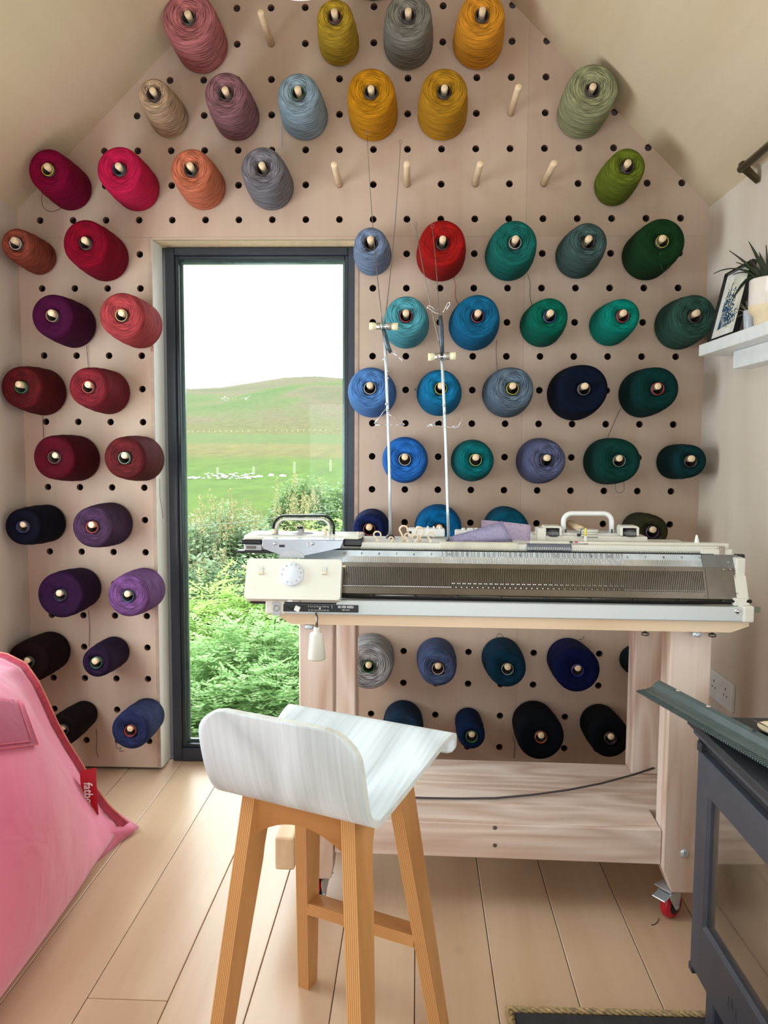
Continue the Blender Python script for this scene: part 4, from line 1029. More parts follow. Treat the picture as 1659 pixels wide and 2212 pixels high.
# cream plastic claw hooks lined up on the bed
HK = [(815, 1148, 1178, 0, 0), (845, 1160, 1178, 1, 0), (872, 1136, 1180, 0, 1), (881, 1152, 1178, 0, 0), (907, 1139, 1180, 1, 1), (897, 1155, 1178, 1, 0), (930, 1150, 1178, 0, 0), (1571, 1178, 1190, 1, 0)]
HL = ['small cream hook leftmost of those on the bed', 'small cream hook right behind the left mast foot', 'tall cream claw hook left of the tallest pair', 'short cream hook in front of the left claw hook',
      'tall cream claw hook right of the tallest pair', 'short cream hook between the two claw hooks', 'small cream hook rightmost of those beside the masts', 'small cream hook at the far right end of the machine']
M_HOOK = plain('cream_hook', (226, 204, 172), .4, var=.03)
for (px, pt, pb, flip, wide), hl in zip(HK, HL):
    yy = yk+.026 + (.01 if wide else 0); e = empty('cream_hook', MF.o, MF.a, hl, 'hook', 'cream plastic hooks on the knitting machine')
    a, c = MF.y(px, pt, yy), MF.y(px, pb, yy); H_ = a.z-c.z; r = H_*.26 if not wide else H_*.2; s = -1 if flip else 1
    P = [Vector((a.x, yy, c.z))]+[Vector((a.x-s*.0006, yy, c.z+H_*.45))]+[Vector((a.x+s*(r*math.cos(PI-t)) + 0*r, yy, a.z-r+r*math.sin(t))) for t in [PI*1.15*k/8 for k in range(9)]]
    b = MB(); b.tube(P, .0019 if not wide else .0024, 8); b.build('hook_shank', M_HOOK, e)
    b = MB(); wd = .009 if wide else .004; b.prism([(a.x-wd, yy-.003, c.z-.006), (a.x+wd, yy-.003, c.z-.006), (a.x+.0025, yy-.003, c.z+H_*.42), (a.x-.0025, yy-.003, c.z+H_*.42)], (0, .006, 0))
    b.build('hook_body', M_IVORY, e)
    if wide:
        b = MB()
        for k in (-1, 0, 1): b.tube([(a.x+k*.004, yy-.004, c.z+.001), (a.x+k*.0016, yy-.004, c.z+H_*.5)], .0012, 6)
        b.build('hook_prongs', M_HOOK, e)
# yellow tipped tool, white cap
e = empty('latch_tool', MF.o, MF.a, 'small upright tool with a yellow tip standing by the white disc', 'tool')
q0, q1, q2 = MF.y(1265, 1172, yk+.03), MF.y(1265, 1157, yk+.03), MF.y(1265, 1141, yk+.03)
b = MB(); b.tube([q0, q1], [.0042, .0034], 10); b.build('clear_sleeve', plain('milky_sleeve', (206, 206, 196), .3), e)
b = MB(); b.tube([q1, q2, q2+Vector((0, 0, .001))], [.003, .0018, .0008], 10); b.build('tip', plain('yellow_tip', (226, 206, 60), .4), e)
q0, q2 = MF.y(1505, 1172, yk+.035), MF.y(1505, 1156, yk+.035)
b = MB(); b.tube([q0-Vector((0, 0, .004)), q0+Vector((0, 0, .002)), q2, q2+Vector((0, 0, .001))], [.0062, .0058, .0022, .001], 14); o = b.build('cone_stopper', M_WHITE, None); o.location = MF.o; o.rotation_euler = (0, 0, MF.a)
tag(o, 'small white cone cap near the right end of the machine', 'cap')
q = MF.y(773, 1156, yk+.06); b = MB(); b.lathe([(0, .009), (.0022, .0085), (.003, .005), (.005, 0), (.006, -.012)], q, 'Z', 12); b.build('knob', M_IVORY, car)
for px, c in ((1234, (26, 26, 30)), (1245, (190, 40, 60))):
    q = MF.y(px, 1171, yk+.021); b = MB(); b.box(q-Vector((.004, .0, .0016)), q+Vector((.004, .001, .0016))); b.build('colour_mark', plain('mark_%d' % px, c, .5), mach)
# ------------------------------------------------------------------ yarn tension masts
def mast(name_lab, base_px, mid, knob_px, knob_w, head, wires, arms, lever, yb_, ykn, low, eyes):
    e = empty('yarn_mast', MF.o, MF.a, name_lab, 'yarn tension mast', 'yarn tension masts of the knitting machine')
    P = [MF.y(x, y, yb_) for x, y in base_px]; b = MB(); b.tube(P, .0036, 12); b.build('rod', M_ALU, e)
    q = P[0]; b = MB(); b.lathe([(0, .006), (.007, .0055), (.011, .001), (.012, -.006)], q+Vector((0, 0, .002)), 'Z', 16); b.build('socket', plain('dark_socket', (40, 42, 52), .4), e)
    P = [MF.y(x, y, yb_-.004) for x, y in lever]; b = MB(); b.tube(P, [.0052, .0062, .0062, .005], 6)
    b.build('lever_arm', plain('slate_steel', (70, 82, 92), .3, .5), e)
    # two tension knobs on a cross pin
    kp = MF.y(knob_px[0], knob_px[1], yb_-.006)
    s = MF.y(knob_px[0]+knob_w, knob_px[1], yb_-.006).x-kp.x
    sl_ = knob_px[2]
    def along(t, off=0): return kp+Vector((t*s, 0, t*s*sl_))
    b = MB(); b.tube([along(-.5), along(.5)], .0025, 8); b.build('cross_pin', M_CHROME, e)
    for sg in (-1, 1):
        b = MB(); b.tube([along(.10*sg), along(.14*sg), along(.16*sg), along(.19*sg), along(.22*sg), along(.5*sg)], [.0095, .0095, .005, .0095, .0088, .0088], 20); b.build('tension_disc', M_CHROME, e)
        b = MB(); b.tube([along(.5*sg), along(.62*sg), along(.66*sg), along(.97*sg), along(1.0*sg)], [.0078, .0078, .0092, .0094, .0086], 20); b.build('tension_knob', plain('ivory_knob', (226, 222, 186), .45), e)
    # antenna wires ending in loops
    for (x0, y0), (x1, y1), bend in wires:
        a, c = MF.y(x0, y0, yb_-.004), MF.y(x1, y1, yb_-.004)
        P = [a+(c-a)*t+Vector((bend*math.sin(PI*t), 0, 0)) for t in [k/14 for k in range(15)]]
        b = MB(); b.tube(P, [.0013-.0006*k/14 for k in range(15)], 6)
        b.tube([c+Vector((.003*math.sin(t), 0, .0055-.0055*math.cos(t))) for t in [2*PI*k/12 for k in range(12)]], .0006, 5, closed=True)
        b.build('antenna_wire', M_STEEL, e)
    for pl in arms:
        b = MB(); b.tube([MF.y(x, y, yb_-.006-dy) for x, y, dy in pl], .0011, 6); b.build('wire_guide', M_CHROME, e)
    for x, y in eyes:
        q = MF.y(x, y, yb_-.004); b = MB(); b.lathe([(.0001, .004), (.003, .003), (.004, -.004), (0, -.004)], q, 'Y', 10); b.build('collar', M_ALU, e)
    return e
mast('left yarn mast with tilted dark lever and two ivory knobs', [(843, 1162), (842, 1050), (838, 900), (834, 790), (832, 740)], None, (829, 705, -.02), 31, None,
     [((826, 700), (793, 292), -.004), ((831, 700), (865, 312), .004)],
     [[(835, 880, 0), (822, 898, 0), (809, 914, 0), (812, 918, .004), (815, 914, 0)], [(836, 892, 0), (850, 902, 0), (870, 914, 0), (874, 917, .004), (869, 918, 0)], [(811, 918, 0), (840, 918, 0), (872, 918, 0)],
      [(836, 762, 0), (833, 770, 0), (826, 779, 0)], [(848, 762, 0), (860, 770, 0), (869, 778, 0), (867, 780, 0)], [(846, 762, 0), (851, 758, 0), (853, 762, 0), (849, 764, 0)]],
     [(828, 710), (833, 730), (838, 748), (844, 762)], .19, 0, None, [(835, 873), (837, 887), (837, 802), (837, 817)])
mast('right yarn mast with upright dark lever and looped wires on top', [(969, 1174), (967, 1100), (963, 960), (958, 840), (954, 762)], None, (954.5, 770, .04), 30, None,
     [((951, 748), (898, 490), -.003), ((948, 679), (934, 494), .002)],
     [[(950, 678, 0), (940, 676, 0), (930, 669, 0), (923, 664, .003), (926, 660, .005), (934, 664, .003), (942, 674, 0)], [(957, 676, 0), (962, 665, 0), (967, 655, 0), (972, 653, .003), (972, 658, .004), (965, 669, .002)],
      [(959, 903, 0), (925, 917, 0), (924, 920, .004), (934, 921, .006), (936, 918, 0), (928, 916, 0)], [(928, 918, 0), (960, 922, 0), (985, 925, 0), (989, 922, .004), (978, 921, .004), (983, 924, 0), (990, 922, 0), (1003, 896, 0)]],
     [(951, 682), (953, 705), (954, 730), (955.5, 768)], .165, 0, None, [(959, 876), (960, 892)])
# ------------------------------------------------------------------ bar stool
SF = Frame((-.131, -1.259, 0), -math.radians(24.4))
stool = empty('bar_stool', SF.o, SF.a, 'bar stool with white-stained bent ply seat on oak-coloured plywood legs', 'stool')
M_STW = wood('stool_white_ply', (192, 202, 204), (228, 239, 245), 'X', 5, .42, knots=False, bump=.18, fine=2.2, across=True)
M_STE = plain('seat_edge', (206, 208, 200), .5)
M_OAK = wood('stool_oak', (176, 120, 66), (204, 148, 90), 'Z', 5, .38, knots=False, bump=.06, fine=.8)
M_OAKE = plyedge('stool_ply_edge', (204, 152, 94), (140, 86, 46), 7)
# seat shell: profile (y, z, half width)
prof = []
ctrl = [(-.176, .702, .135), (-.170, .66, .150), (-.156, .60, .152), (-.140, .560, .150), (-.118, .541, .149), (-.09, .541, .150), (-.04, .553, .155), (.02, .572, .163), (.08, .592, .171), (.115, .602, .176), (.136, .603, .178), (.150, .592, .178), (.153, .560, .176)]
def cr(p, t):
    n = len(p)-1; k = min(int(t*n), n-1); f = t*n-k
    a, b_, c, d = p[max(k-1, 0)], p[k], p[k+1], p[min(k+2, n)]
    return tuple(.5*((2*b_[i])+(c[i]-a[i])*f+(2*a[i]-5*b_[i]+4*c[i]-d[i])*f*f+(3*b_[i]-a[i]-3*c[i]+d[i])*f**3) for i in range(len(b_)))
NP = 72; NW = 24; b = MB(); V = []
TH = .0105
for k in range(NP+1):
    t = k/NP; y, z, hw = cr(ctrl, t); y2, z2, _ = cr(ctrl, min(1, t+.002)); y1, z1, _ = cr(ctrl, max(0, t-.002))
    d = Vector((0, y2-y1, z2-z1)).normalized(); nn_ = Vector((0, -d.z, d.y))   # upper / inner side
    # distance along the sheet from each end, for the rounded corners
    la = sum((Vector(cr(ctrl, (q+1)/NP)[:2]+(0,))-Vector(cr(ctrl, q/NP)[:2]+(0,))).length for q in range(0, k)) if k < 26 else 1
    lb = sum((Vector(cr(ctrl, (q+1)/NP)[:2]+(0,))-Vector(cr(ctrl, q/NP)[:2]+(0,))).length for q in range(k, NP)) if k > NP-12 else 1
    R1, R2 = .042, .014
    if la < R1: hw -= R1-math.sqrt(max(0, R1*R1-(R1-la)**2))
    if lb < R2: hw -= R2-math.sqrt(max(0, R2*R2-(R2-lb)**2))
    row = []
    for j in range(NW+1):
        s = -1+2*j/NW; row.append((Vector((hw*s, y, z)), nn_))
    V.append(row)
top = [[b.bm.verts.new(p) for p, n in r] for r in V]; bot = [[b.bm.verts.new(p-n*TH) for p, n in r] for r in V]
for k in range(NP):
    for j in range(NW):
        f = b.bm.faces.new((top[k][j], top[k+1][j], top[k+1][j+1], top[k][j+1])); f.smooth = True
        f = b.bm.faces.new((bot[k][j+1], bot[k+1][j+1], bot[k+1][j], bot[k][j])); f.smooth = True
    for j in (0, NW):
        f = b.bm.faces.new((top[k][j], bot[k][j], bot[k+1][j], top[k+1][j])); f.material_index = 1
for k in (0, NP):
    for j in range(NW):
        f = b.bm.faces.new((top[k][j], top[k][j+1], bot[k][j+1], bot[k][j])); f.material_index = 1
seat = b.build('seat', [M_STW, M_STE], stool)
def seat_under(y):
    best = min((cr(ctrl, t/200) for t in range(60, 180)), key=lambda c: abs(c[0]-y)); return best[1]-TH-.0012
LT = .026
def stool_leg(sx, sy):
    """plywood leg cut from sheet: straight outer edge, inner edge flaring into an arch under the seat"""
    yf = sy*.1745 - .002; 
    yt_o = (-.118 if sy < 0 else .094)              # outer edge at the top
    wf, wt = .034, .056
    ztop_o = seat_under(yt_o)
    pts = []
    outer = [(yf, 0), (yt_o, ztop_o)]
    ym_ = -.012
    zm = .495 if sy < 0 else .535
    # inner edge from foot upward then arch
    inn = [(yf-sy*wf, 0)]
    y_at = lambda z: yf+(yt_o-yf)*z/ztop_o
    za = .40 if sy < 0 else .455
    inn.append((y_at(za)-sy*wt, za))
    ex, ez = ym_, seat_under(ym_)-.022
    for k in range(1, 8):
        a = PI/2*k/8; y0_, z0_ = inn[1]
        inn.append((y0_+(ex-y0_)*(1-math.cos(a)), z0_+(ez-z0_)*math.sin(a)))
    inn.append((ex, ez))
    topc = [(ex, seat_under(ex))]+[(ex+(yt_o-ex)*k/5, seat_under(ex+(yt_o-ex)*k/5)) for k in range(1, 5)]
    poly = [(yf, 0)]+[(yt_o, ztop_o)]+list(reversed(topc))+list(reversed(inn))
    if sy > 0: poly = list(reversed(poly))
    xf, xt = sx*.1625, sx*.107
    b = MB(); b.prism([(0, y, z) for y, z in poly], (LT, 0, 0), side_mi=1)
    for v in b.bm.verts:
        v.co.x = v.co.x - (LT if sx > 0 else 0) + (xf+(xt-xf)*v.co.z/.55) + (0 if sx > 0 else 0)
    return b.build('leg', [M_OAK, M_OAKE], stool)
for sx in (-1, 1):
    for sy in (-1, 1): stool_leg(sx, sy)
# arched cross aprons between the side frames and the front footrest
def apron(yy, zt1, arch_h, hgt):
    zz = zt1; hwx = .107+(.1625-.107)*(1-zz/.55)-LT+.001; P = [(-hwx, yy, zz), (hwx, yy, zz)]
    lo = zz-hgt; hl = .1625-(.1625-.107)*lo/.55-LT+.0005
    for k in range(13):
        s = 1-2*k/12; P.append((hl*s, yy, lo+arch_h*(1-s*s)))
    b = MB(); b.prism(P, (0, .018, 0), side_mi=1); return b.build('apron', [wood('stool_oak_x', (176, 120, 66), (208, 152, 92), 'X', 6, .38, knots=False, bump=.06, fine=.7), M_OAKE], stool)
apron(-.108, seat_under(-.1)-.001, .034, .066); apron(.070, seat_under(.078)-.003, .03, .06)
fz0 = .205; ff = .1745-(.1745-.094)*fz0/.55
b = MB(); hx_ = .1625-(.1625-.107)*fz0/.55-LT
P = [(-hx_, ff-.044, fz0-.012), (hx_, ff-.044, fz0-.012), (hx_, ff-.044, fz0+.012), (-hx_, ff-.044, fz0+.012)]
b.prism([(-hx_, ff-.044, fz0-.013), (-hx_, ff-.006, fz0-.013), (-hx_, ff-.006, fz0+.011), (-hx_, ff-.044, fz0+.011)], (2*hx_, 0, 0))
for f in b.bm.faces:
    if abs(f.normal.y) > .5 or True: pass
b.bm.normal_update()
for f in b.bm.faces:
    if abs(f.calc_center_median().y-(ff-.044)) < .001 or abs(f.calc_center_median().y-(ff-.006)) < .001:
        f.material_index = 1
        for l in f.loops: l[b.uv].uv = ((l.vert.co.z-fz0+.013)/.024, 0)
b.build('footrest', [MC['stool_oak_x'], M_OAKE], stool)
# ------------------------------------------------------------------ wood stove on its hearth
STX = .555
stove = empty('wood_stove', (STX, -1.385, 0), 0, 'dark grey wood-burning stove with a big glass door at the right edge', 'stove')
def sb(a, c, mat, name, bev=.003, par=None):
    b = MB(); b.box((a[0]-STX, a[1]+1.385, a[2]), (c[0]-STX, c[1]+1.385, c[2]), bev); return b.build(name, mat, par or stove)
Y0_, Y1_ = -1.142, -1.628    # far and near end
sb((STX+.022, Y1_+.004, .122), (STX+.36, Y0_-.004, .556), M_STOVE, 'body', .006)
M_STD = plain('stove_top_dark', (46, 48, 54), .5, .1, .05, 20)
sb((STX-.004, Y1_-.022, .585), (STX+.38, Y0_+.052, .600), M_STD, 'top_plate', .002)
sb((STX+.004, Y1_-.012, .571), (STX+.37, Y0_+.040, .5845), M_STOVE, 'top_rim', .002)
sb((STX+.010, Y1_-.006, .556), (STX+.365, Y0_+.028, .5705), plain('stove_vent', (36, 38, 44), .5, .2), 'top_rim', .002)
dz0, dz1 = .126, .553
gy0, gy1, gz0, gz1 = Y0_-.052, Y1_+.052, .232, .487
b = MB()
def fr4(b, ya, yb, za, zb, YA, YB_, ZA, ZB, xa, xb, bev):
    b.box((xa, yb, ZA), (xb, YB_, ZB), bev); b.box((xa, YA, ZA), (xb, ya, ZB), bev)
    b.box((xa, ya-.0, ZA), (xb, yb, za), bev); b.box((xa, ya, zb), (xb, yb, ZB), bev)
o_ = 1.385
b = MB()
# one-piece door frame: outer and inner rectangles bridged, inner edge chamfered
def ringrect(x, ya, yb, za, zb): return [Vector((x, ya, za)), Vector((x, yb, za)), Vector((x, yb, zb)), Vector((x, ya, zb))]
R = [ringrect(.020, Y1_+o_, Y0_+o_, dz0, dz1), ringrect(.002, Y1_+o_, Y0_+o_, dz0, dz1), ringrect(0, Y1_+o_+.002, Y0_+o_-.002, dz0+.002, dz1-.002),
     ringrect(0, gy1+o_, gy0+o_, gz0, gz1), ringrect(.006, gy1+o_+.006, gy0+o_-.006, gz0+.006, gz1-.006), ringrect(.020, gy1+o_+.006, gy0+o_-.006, gz0+.006, gz1-.006)]
b.rings(R, closed=True, cap=False, smooth=False); door = b.build('door', M_STOVE, stove)
gm2, nt2, bb = newmat('stove_glass', .06, 0, .6); bb.inputs['Base Color'].default_value = rgba((150, 138, 118)); bb.inputs['Coat Weight'].default_value = 1.0; bb.inputs['Coat Roughness'].default_value = .03
no = N(nt2, 'ShaderNodeTexNoise'); no.inputs['Scale'].default_value = 5; tc = N(nt2, 'ShaderNodeTexCoord'); nt2.links.new(tc.outputs['Object'], no.inputs['Vector'])
r = ramp(nt2, no.outputs['Fac'], [(.3, (66, 60, 52)), (.7, (122, 110, 92))]); nt2.links.new(r.outputs[0], bb.inputs['Base Color'])  # beige mottle paints the reflected floor and wall into the glass
b = MB(); b.box((.012, gy1+o_+.001, gz0+.001), (.017, gy0+o_-.001, gz1-.001)); b.build('glass', gm2, door)
for z in (.558, .112):
    b = MB(); b.box((.000, Y0_+o_-.012, z-.008 if z > .3 else z), (.022, Y0_+o_+.008, z+.012 if z > .3 else z+.016), .002); b.build('hinge_block', M_STD, stove)
# legs: side panels under the box, open in between
for yy in (Y0_-.012, Y1_+.05):
    b = MB(); b.box((.028, yy+o_-.038, .012), (.34, yy+o_, .124), .003); b.build('side_foot', M_STOVE, stove)
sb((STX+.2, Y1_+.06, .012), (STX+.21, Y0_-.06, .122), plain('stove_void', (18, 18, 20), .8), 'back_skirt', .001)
# small raised emblem low on the door: three little fir shapes
for k, (dy, dz) in enumerate(((0, 0), (-.016, -.004), (.014, -.006))):
    b = MB(); yy = -1.335+o_+dy; zz = .176+dz
    for m_ in range(3):
        b.prism([(-.0006, yy-.006+.0012*m_, zz+m_*.006), (-.0006, yy+.006-.0012*m_, zz+m_*.006), (-.0006, yy, zz+.009+m_*.006)], (.0008, 0, 0))
    b.build('emblem', plain('emblem_grey', (58, 61, 70), .6, .15), stove)
# hearth mat with a rope border
hy, hx0 = -1.120, .203
mat_ = empty('hearth_mat', (0, 0, 0), 0, 'black hearth mat bordered with a twisted seagrass rope', 'mat')
b = MB(); b.box((hx0+.016, -2.1, .0005), (.945, hy-.016, .010), .002); b.build('slate_pad', plain('slate_black', (44, 46, 50), .75, 0, .12, 25, .1), mat_)
M_ROPE = plain('seagrass', (164, 140, 100), .8, 0, .22, 120, .3)
def rope(p, q, nme='rope_border'):
    p, q = Vector(p), Vector(q); d = (q-p); L = d.length; d.normalize(); sd = Vector((0, 0, 1)).cross(d); b = MB()
    for s in range(3):
        P = []
        for k in range(int(L/.004)+1):
            t = k*.004; a = t/.042*2*PI+s*2*PI/3; P.append(p+d*t+sd*(math.cos(a)*.0042)+Vector((0, 0, .008+math.sin(a)*.0036)))
        b.tube(P, .0038, 5)
    return b.build(nme, M_ROPE, mat_)
rope((hx0, hy-.006, 0), (.94, hy-.006, 0)); rope((hx0+.006, hy-.012, 0), (hx0+.006, -1.75, 0))
# ------------------------------------------------------------------ grey-green ribbed rail lying across the stove
pA, pB = onZ(1418, 1474, .632), onZ(1659, 1602, .632)
ang = math.atan2(-(pB.x-pA.x), pB.y-pA.y)
d_ = (pA-pB).normalized()     # towards its far tip
bed_rail = empty('toothed_rail', (0, 0, 0), 0, 'long grey-green metal rail with fine teeth lying across the stove top', 'metal rail')
sd_ = Vector((0, 0, 1)).cross(d_)    # +: to the left of travel = towards the room (-X)
if sd_.x > 0: sd_ = -sd_
LEN = .95
def rp_(t, s, z): return pA - d_*t + sd_*s + Vector((0, 0, z-.632))
sec = [(-.026, .6015), (-.024, .614), (-.018, .630), (-.008, .636), (.002, .633), (.010, .624), (.018, .6215), (.036, .6225), (.036, .6195), (.018, .6185), (.008, .619), (.0, .629), (-.008, .632), (-.014, .627), (-.020, .611), (-.022, .6015)]
b = MB(); R = [[rp_(t + (0 if s < .03 else (0.012)), s, z) for s, z in sec] for t in (0.0, .004, .3, .6, LEN)]
b.rings(R, smooth=False); b.build('channel', M_RAILG, bed_rail)
b = MB(); t = .012
while t < LEN:
    p0 = rp_(t, .035, .6200); p1 = rp_(t, .053, .6180); q = d_*.0011
    b.prism([p0-q, p0+q, p1+q, p1-q], (0, 0, .0032)); t += .0058
tag(b.build('teeth', M_RAILG, bed_rail), kind='stuff')
b = MB(); b.prism([rp_(.01, .0345, .6195), rp_(LEN, .0345, .6195), rp_(LEN, .0385, .6190), rp_(.01, .0385, .6190)], (0, 0, .0042)); b.build('tooth_root', M_RAILG, bed_rail)
for k in range(5):
    t = .07+.16*k*(.62 if k < 2 else .72); b = MB(); p = rp_(t, -.006, .6364); b.lathe([(.0001, .0004), (.0042, .0004), (.0044, -.001)], p, 'Z', 12)
    b.build('fixing_hole', M_BLACK if k > 1 else plain('hole_light', (196, 176, 158), .6), bed_rail)
q = onZ(1655, 1578, .604); b = MB(); b.lathe([(0, 0), (.020, 0), (.030, .004), (.034, .010), (.032, .010), (.028, .006), (0, .004)], (q.x+.02, q.y, .6005), 'Z', 24)
tag(b.build('cream_dish', M_IVORY), 'small cream dish at the right edge on the stove top', 'dish')
for k, a in enumerate((.3, -.2)):
    b = MB(); b.tube([(q.x+.012, q.y-.004*k, .606), (q.x-.012-.006*k, q.y+.008+.01*k, .618)], .0008, 5)
    tag(b.build('sewing_pin', M_STEEL), ['thin pin resting over the rim of the cream dish, upper one', 'thin pin resting over the rim of the cream dish, lower one'][k], 'pin')
# ------------------------------------------------------------------ pink beanbag
def pinkmat():
    m, nt, b = newmat('pink_canvas', .8, 0, .25); b.inputs['Sheen Weight'].default_value = .25
    tc = N(nt, 'ShaderNodeTexCoord'); n1 = N(nt, 'ShaderNodeTexNoise'); n1.inputs['Scale'].default_value = 3.5; n1.inputs['Detail'].default_value = 3; nt.links.new(tc.outputs['Object'], n1.inputs['Vector'])
    r = ramp(nt, n1.outputs['Fac'], [(.3, (206, 100, 130)), (.7, (220, 122, 150))]); nt.links.new(r.outputs[0], b.inputs['Base Color'])
    n2 = N(nt, 'ShaderNodeTexNoise'); n2.inputs['Scale'].default_value = 500; nt.links.new(tc.outputs['Object'], n2.inputs['Vector'])
    n3 = N(nt, 'ShaderNodeTexNoise'); n3.inputs['Scale'].default_value = 7; n3.inputs['Detail'].default_value = 2; n3.inputs['Distortion'].default_value = 1.2; nt.links.new(tc.outputs['Object'], n3.inputs['Vector'])
    b1 = N(nt, 'ShaderNodeBump'); b1.inputs['Strength'].default_value = .15; b1.inputs['Distance'].default_value = .0006; nt.links.new(n2.outputs['Fac'], b1.inputs['Height'])
    b2 = N(nt, 'ShaderNodeBump'); b2.inputs['Strength'].default_value = .5; b2.inputs['Distance'].default_value = .012; nt.links.new(n3.outputs['Fac'], b2.inputs['Height']); nt.links.new(b1.outputs[0], b2.inputs['Normal'])
    nt.links.new(b2.outputs[0], b.inputs['Normal']); return m
M_PINK = pinkmat(); M_PINKD = plain('pink_tape', (198, 84, 104), .8, var=.05, scale=60)
bag = empty('beanbag', (-1.05, -.9, 0), 0, 'large pink canvas beanbag lounging against the left wall, red tag on its seam', 'beanbag')
BO = Vector((-1.05, -.9, 0))
cA, cB, cC, cD = Vector((-.80, -.47, .035)), Vector((-.80, -1.75, .03)), Vector((-1.17, -1.7, .66)), Vector((-1.165, -.50, .585))
nb = (cD-cA).cross(cB-cA).normalized()
if nb.x < 0: nb = -nb
# seam edge from the floor ear up to the top, bowed towards the window
edgeAD = [onY(x, y, yy) for x, y, yy in ((262,1795,-.47), (222,1748,-.49), (190,1700,-.50), (163,1652,-.505), (138,1612,-.51), (112,1565,-.52), (92,1520,-.53), (72,1478,-.54), (45,1440,-.55), (5,1420,-.56), (-60,1408,-.58))]
edgeAD[0].z = max(edgeAD[0].z, .03)
def ead(t):
    n = len(edgeAD)-1; k = min(int(t*n), n-1); return edgeAD[k].lerp(edgeAD[k+1], t*n-k)
def bagpt(u, v, side):
    """u: 0 seam edge (far) .. 1 near end ; v: 0 floor .. 1 top"""
    p0 = ead(v); p1 = cB.lerp(cC, v) + Vector((0, -.05*math.sin(PI*v), 0)); p = p0.lerp(p1, u)
    f = math.sin(PI*u**.95)**1.5 * (max(0, 1-(2*v-1)**2))**.5
    wr = .010*math.sin(9*u+4*v)*math.sin(5*v+2) * math.sin(PI*u)
    p = p + nb*side*(.235*f + (wr if side > 0 else 0))
    if side > 0:   # creases radiating from the floor corner
        du, dv = u, v; rr = math.hypot(du*1.6, dv); a = math.atan2(dv, du*1.6+1e-6)
        p += nb*.006*math.sin(a*14)*math.exp(-rr*3.5)*min(1, rr*12)
    p.z = max(p.z, .004+ .0*side); p.x = max(p.x, XL+.006)
    return p
b = MB(); NU, NV = 60, 44; V = {}
def bv(u, v, s):
    if u in (0, NU) or v in (0, NV): s = 0
    k = (u, v, s)
    if k not in V: V[k] = b.bm.verts.new(bagpt(u/NU, v/NV, s)-BO)
    return V[k]
for s in (1, -1):
    for u in range(NU):
        for v in range(NV):
            q = [bv(u, v, s), bv(u+1, v, s), bv(u+1, v+1, s), bv(u, v+1, s)]
            if s < 0: q.reverse()
            f = b.bm.faces.new(q); f.smooth = True
b.build('cushion', M_PINK, bag)
# flat flange (seam tape) along the far edge and the floor corner ear
b = MB(); out = Vector((.35, .75, .1)).normalized(); W_ = .022; V = []
for k in range(41):
    t = k/40; p = ead(t); w_ = W_*(1+1.1*math.exp(-t*9)); V.append((b.bm.verts.new(p-BO-out*.004), b.bm.verts.new(p-BO+out*w_*.45+Vector((.006, 0, .006)))))
for k in range(40):
    f = b.bm.faces.new((V[k][0], V[k+1][0], V[k+1][1], V[k][1])); f.smooth = True
bmesh.ops.solidify(b.bm, geom=b.bm.faces[:], thickness=.003); b.build('seam_tape', M_PINKD, bag)
b = MB(); b.tube([ead(k/30)-BO+out*W_*.45*(1+1.1*math.exp(-k/30*9))+Vector((.006, 0, .006)) for k in range(31)], .0025, 6); b.build('piping', plain('peach_piping', (214, 128, 112), .7), bag)
# ear: flat canvas triangle on the floor
ear = [onZ(212, 1744, .085), onZ(258, 1760, .03), onZ(298, 1789, .010), onZ(262, 1815, .005), onZ(208, 1862, .006), onZ(200, 1800, .07)]
b = MB(); cen = onZ(235, 1800, .045); vs = [b.bm.verts.new(p-BO) for p in ear]; cv = b.bm.verts.new(cen-BO)
for k in range(len(vs)): f = b.bm.faces.new((vs[k], vs[(k+1) % len(vs)], cv)); f.smooth = True
bmesh.ops.subdivide_edges(b.bm, edges=b.bm.edges[:], cuts=2, use_grid_fill=True, smooth=.25)
bmesh.ops.solidify(b.bm, geom=b.bm.faces[:], thickness=.005); b.build('corner_ear', M_PINK, bag)
# stitched square patch near the left picture edge
def near_surface(px, py):
    """first hit of the viewing ray with the front of the bag, for laying the patch on it"""
    from mathutils.bvhtree import BVHTree
    global BV
    hit = BV.ray_cast(CAM-BO, ray(px, py).normalized()); return hit[0]
from mathutils.bvhtree import BVHTree
bmq = bmesh.new(); bmq.from_mesh([o for o in bag.children if o.name.startswith('cushion')][0].data); BV = BVHTree.FromBMesh(bmq); bmq.free()
PQ = [(-60, 1500), (42, 1518), (76, 1612), (-60, 1630)]
b = MB(); n1_ = 12; V = []
ok = True
for i in range(n1_+1):
    r = []
    for j in range(n1_+1):
        u, v = i/n1_, j/n1_; x = (PQ[0][0]*(1-u)+PQ[1][0]*u)*(1-v)+(PQ[3][0]*(1-u)+PQ[2][0]*u)*v; y = (PQ[0][1]*(1-u)+PQ[1][1]*u)*(1-v)+(PQ[3][1]*(1-u)+PQ[2][1]*u)*v
        h = near_surface(x, y)
        r.append(h)
        if h is None: ok = False
    V.append(r)
print('patch ok', ok)
if ok:
    W2 = [[b.bm.verts.new(p+nb*.006) for p in r] for r in V]
    for i in range(n1_):
        for j in range(n1_):
            f = b.bm.faces.new((W2[i][j], W2[i+1][j], W2[i+1][j+1], W2[i][j+1])); f.smooth = True
    bmesh.ops.solidify(b.bm, geom=b.bm.faces[:], thickness=.005); pt_ = b.build('patch', M_PINK, bag)
    for ins in (0, 1):
        b = MB(); k0 = ins; k1 = n1_-ins
        loop = [V[k1][j] for j in range(0, k1+1)] + [V[i][k1] for i in range(k1-1, -1, -1)]
        b.tube([p+nb*.008 for p in loop], .0014, 5); b.build('stitching', M_PINKD, pt_)
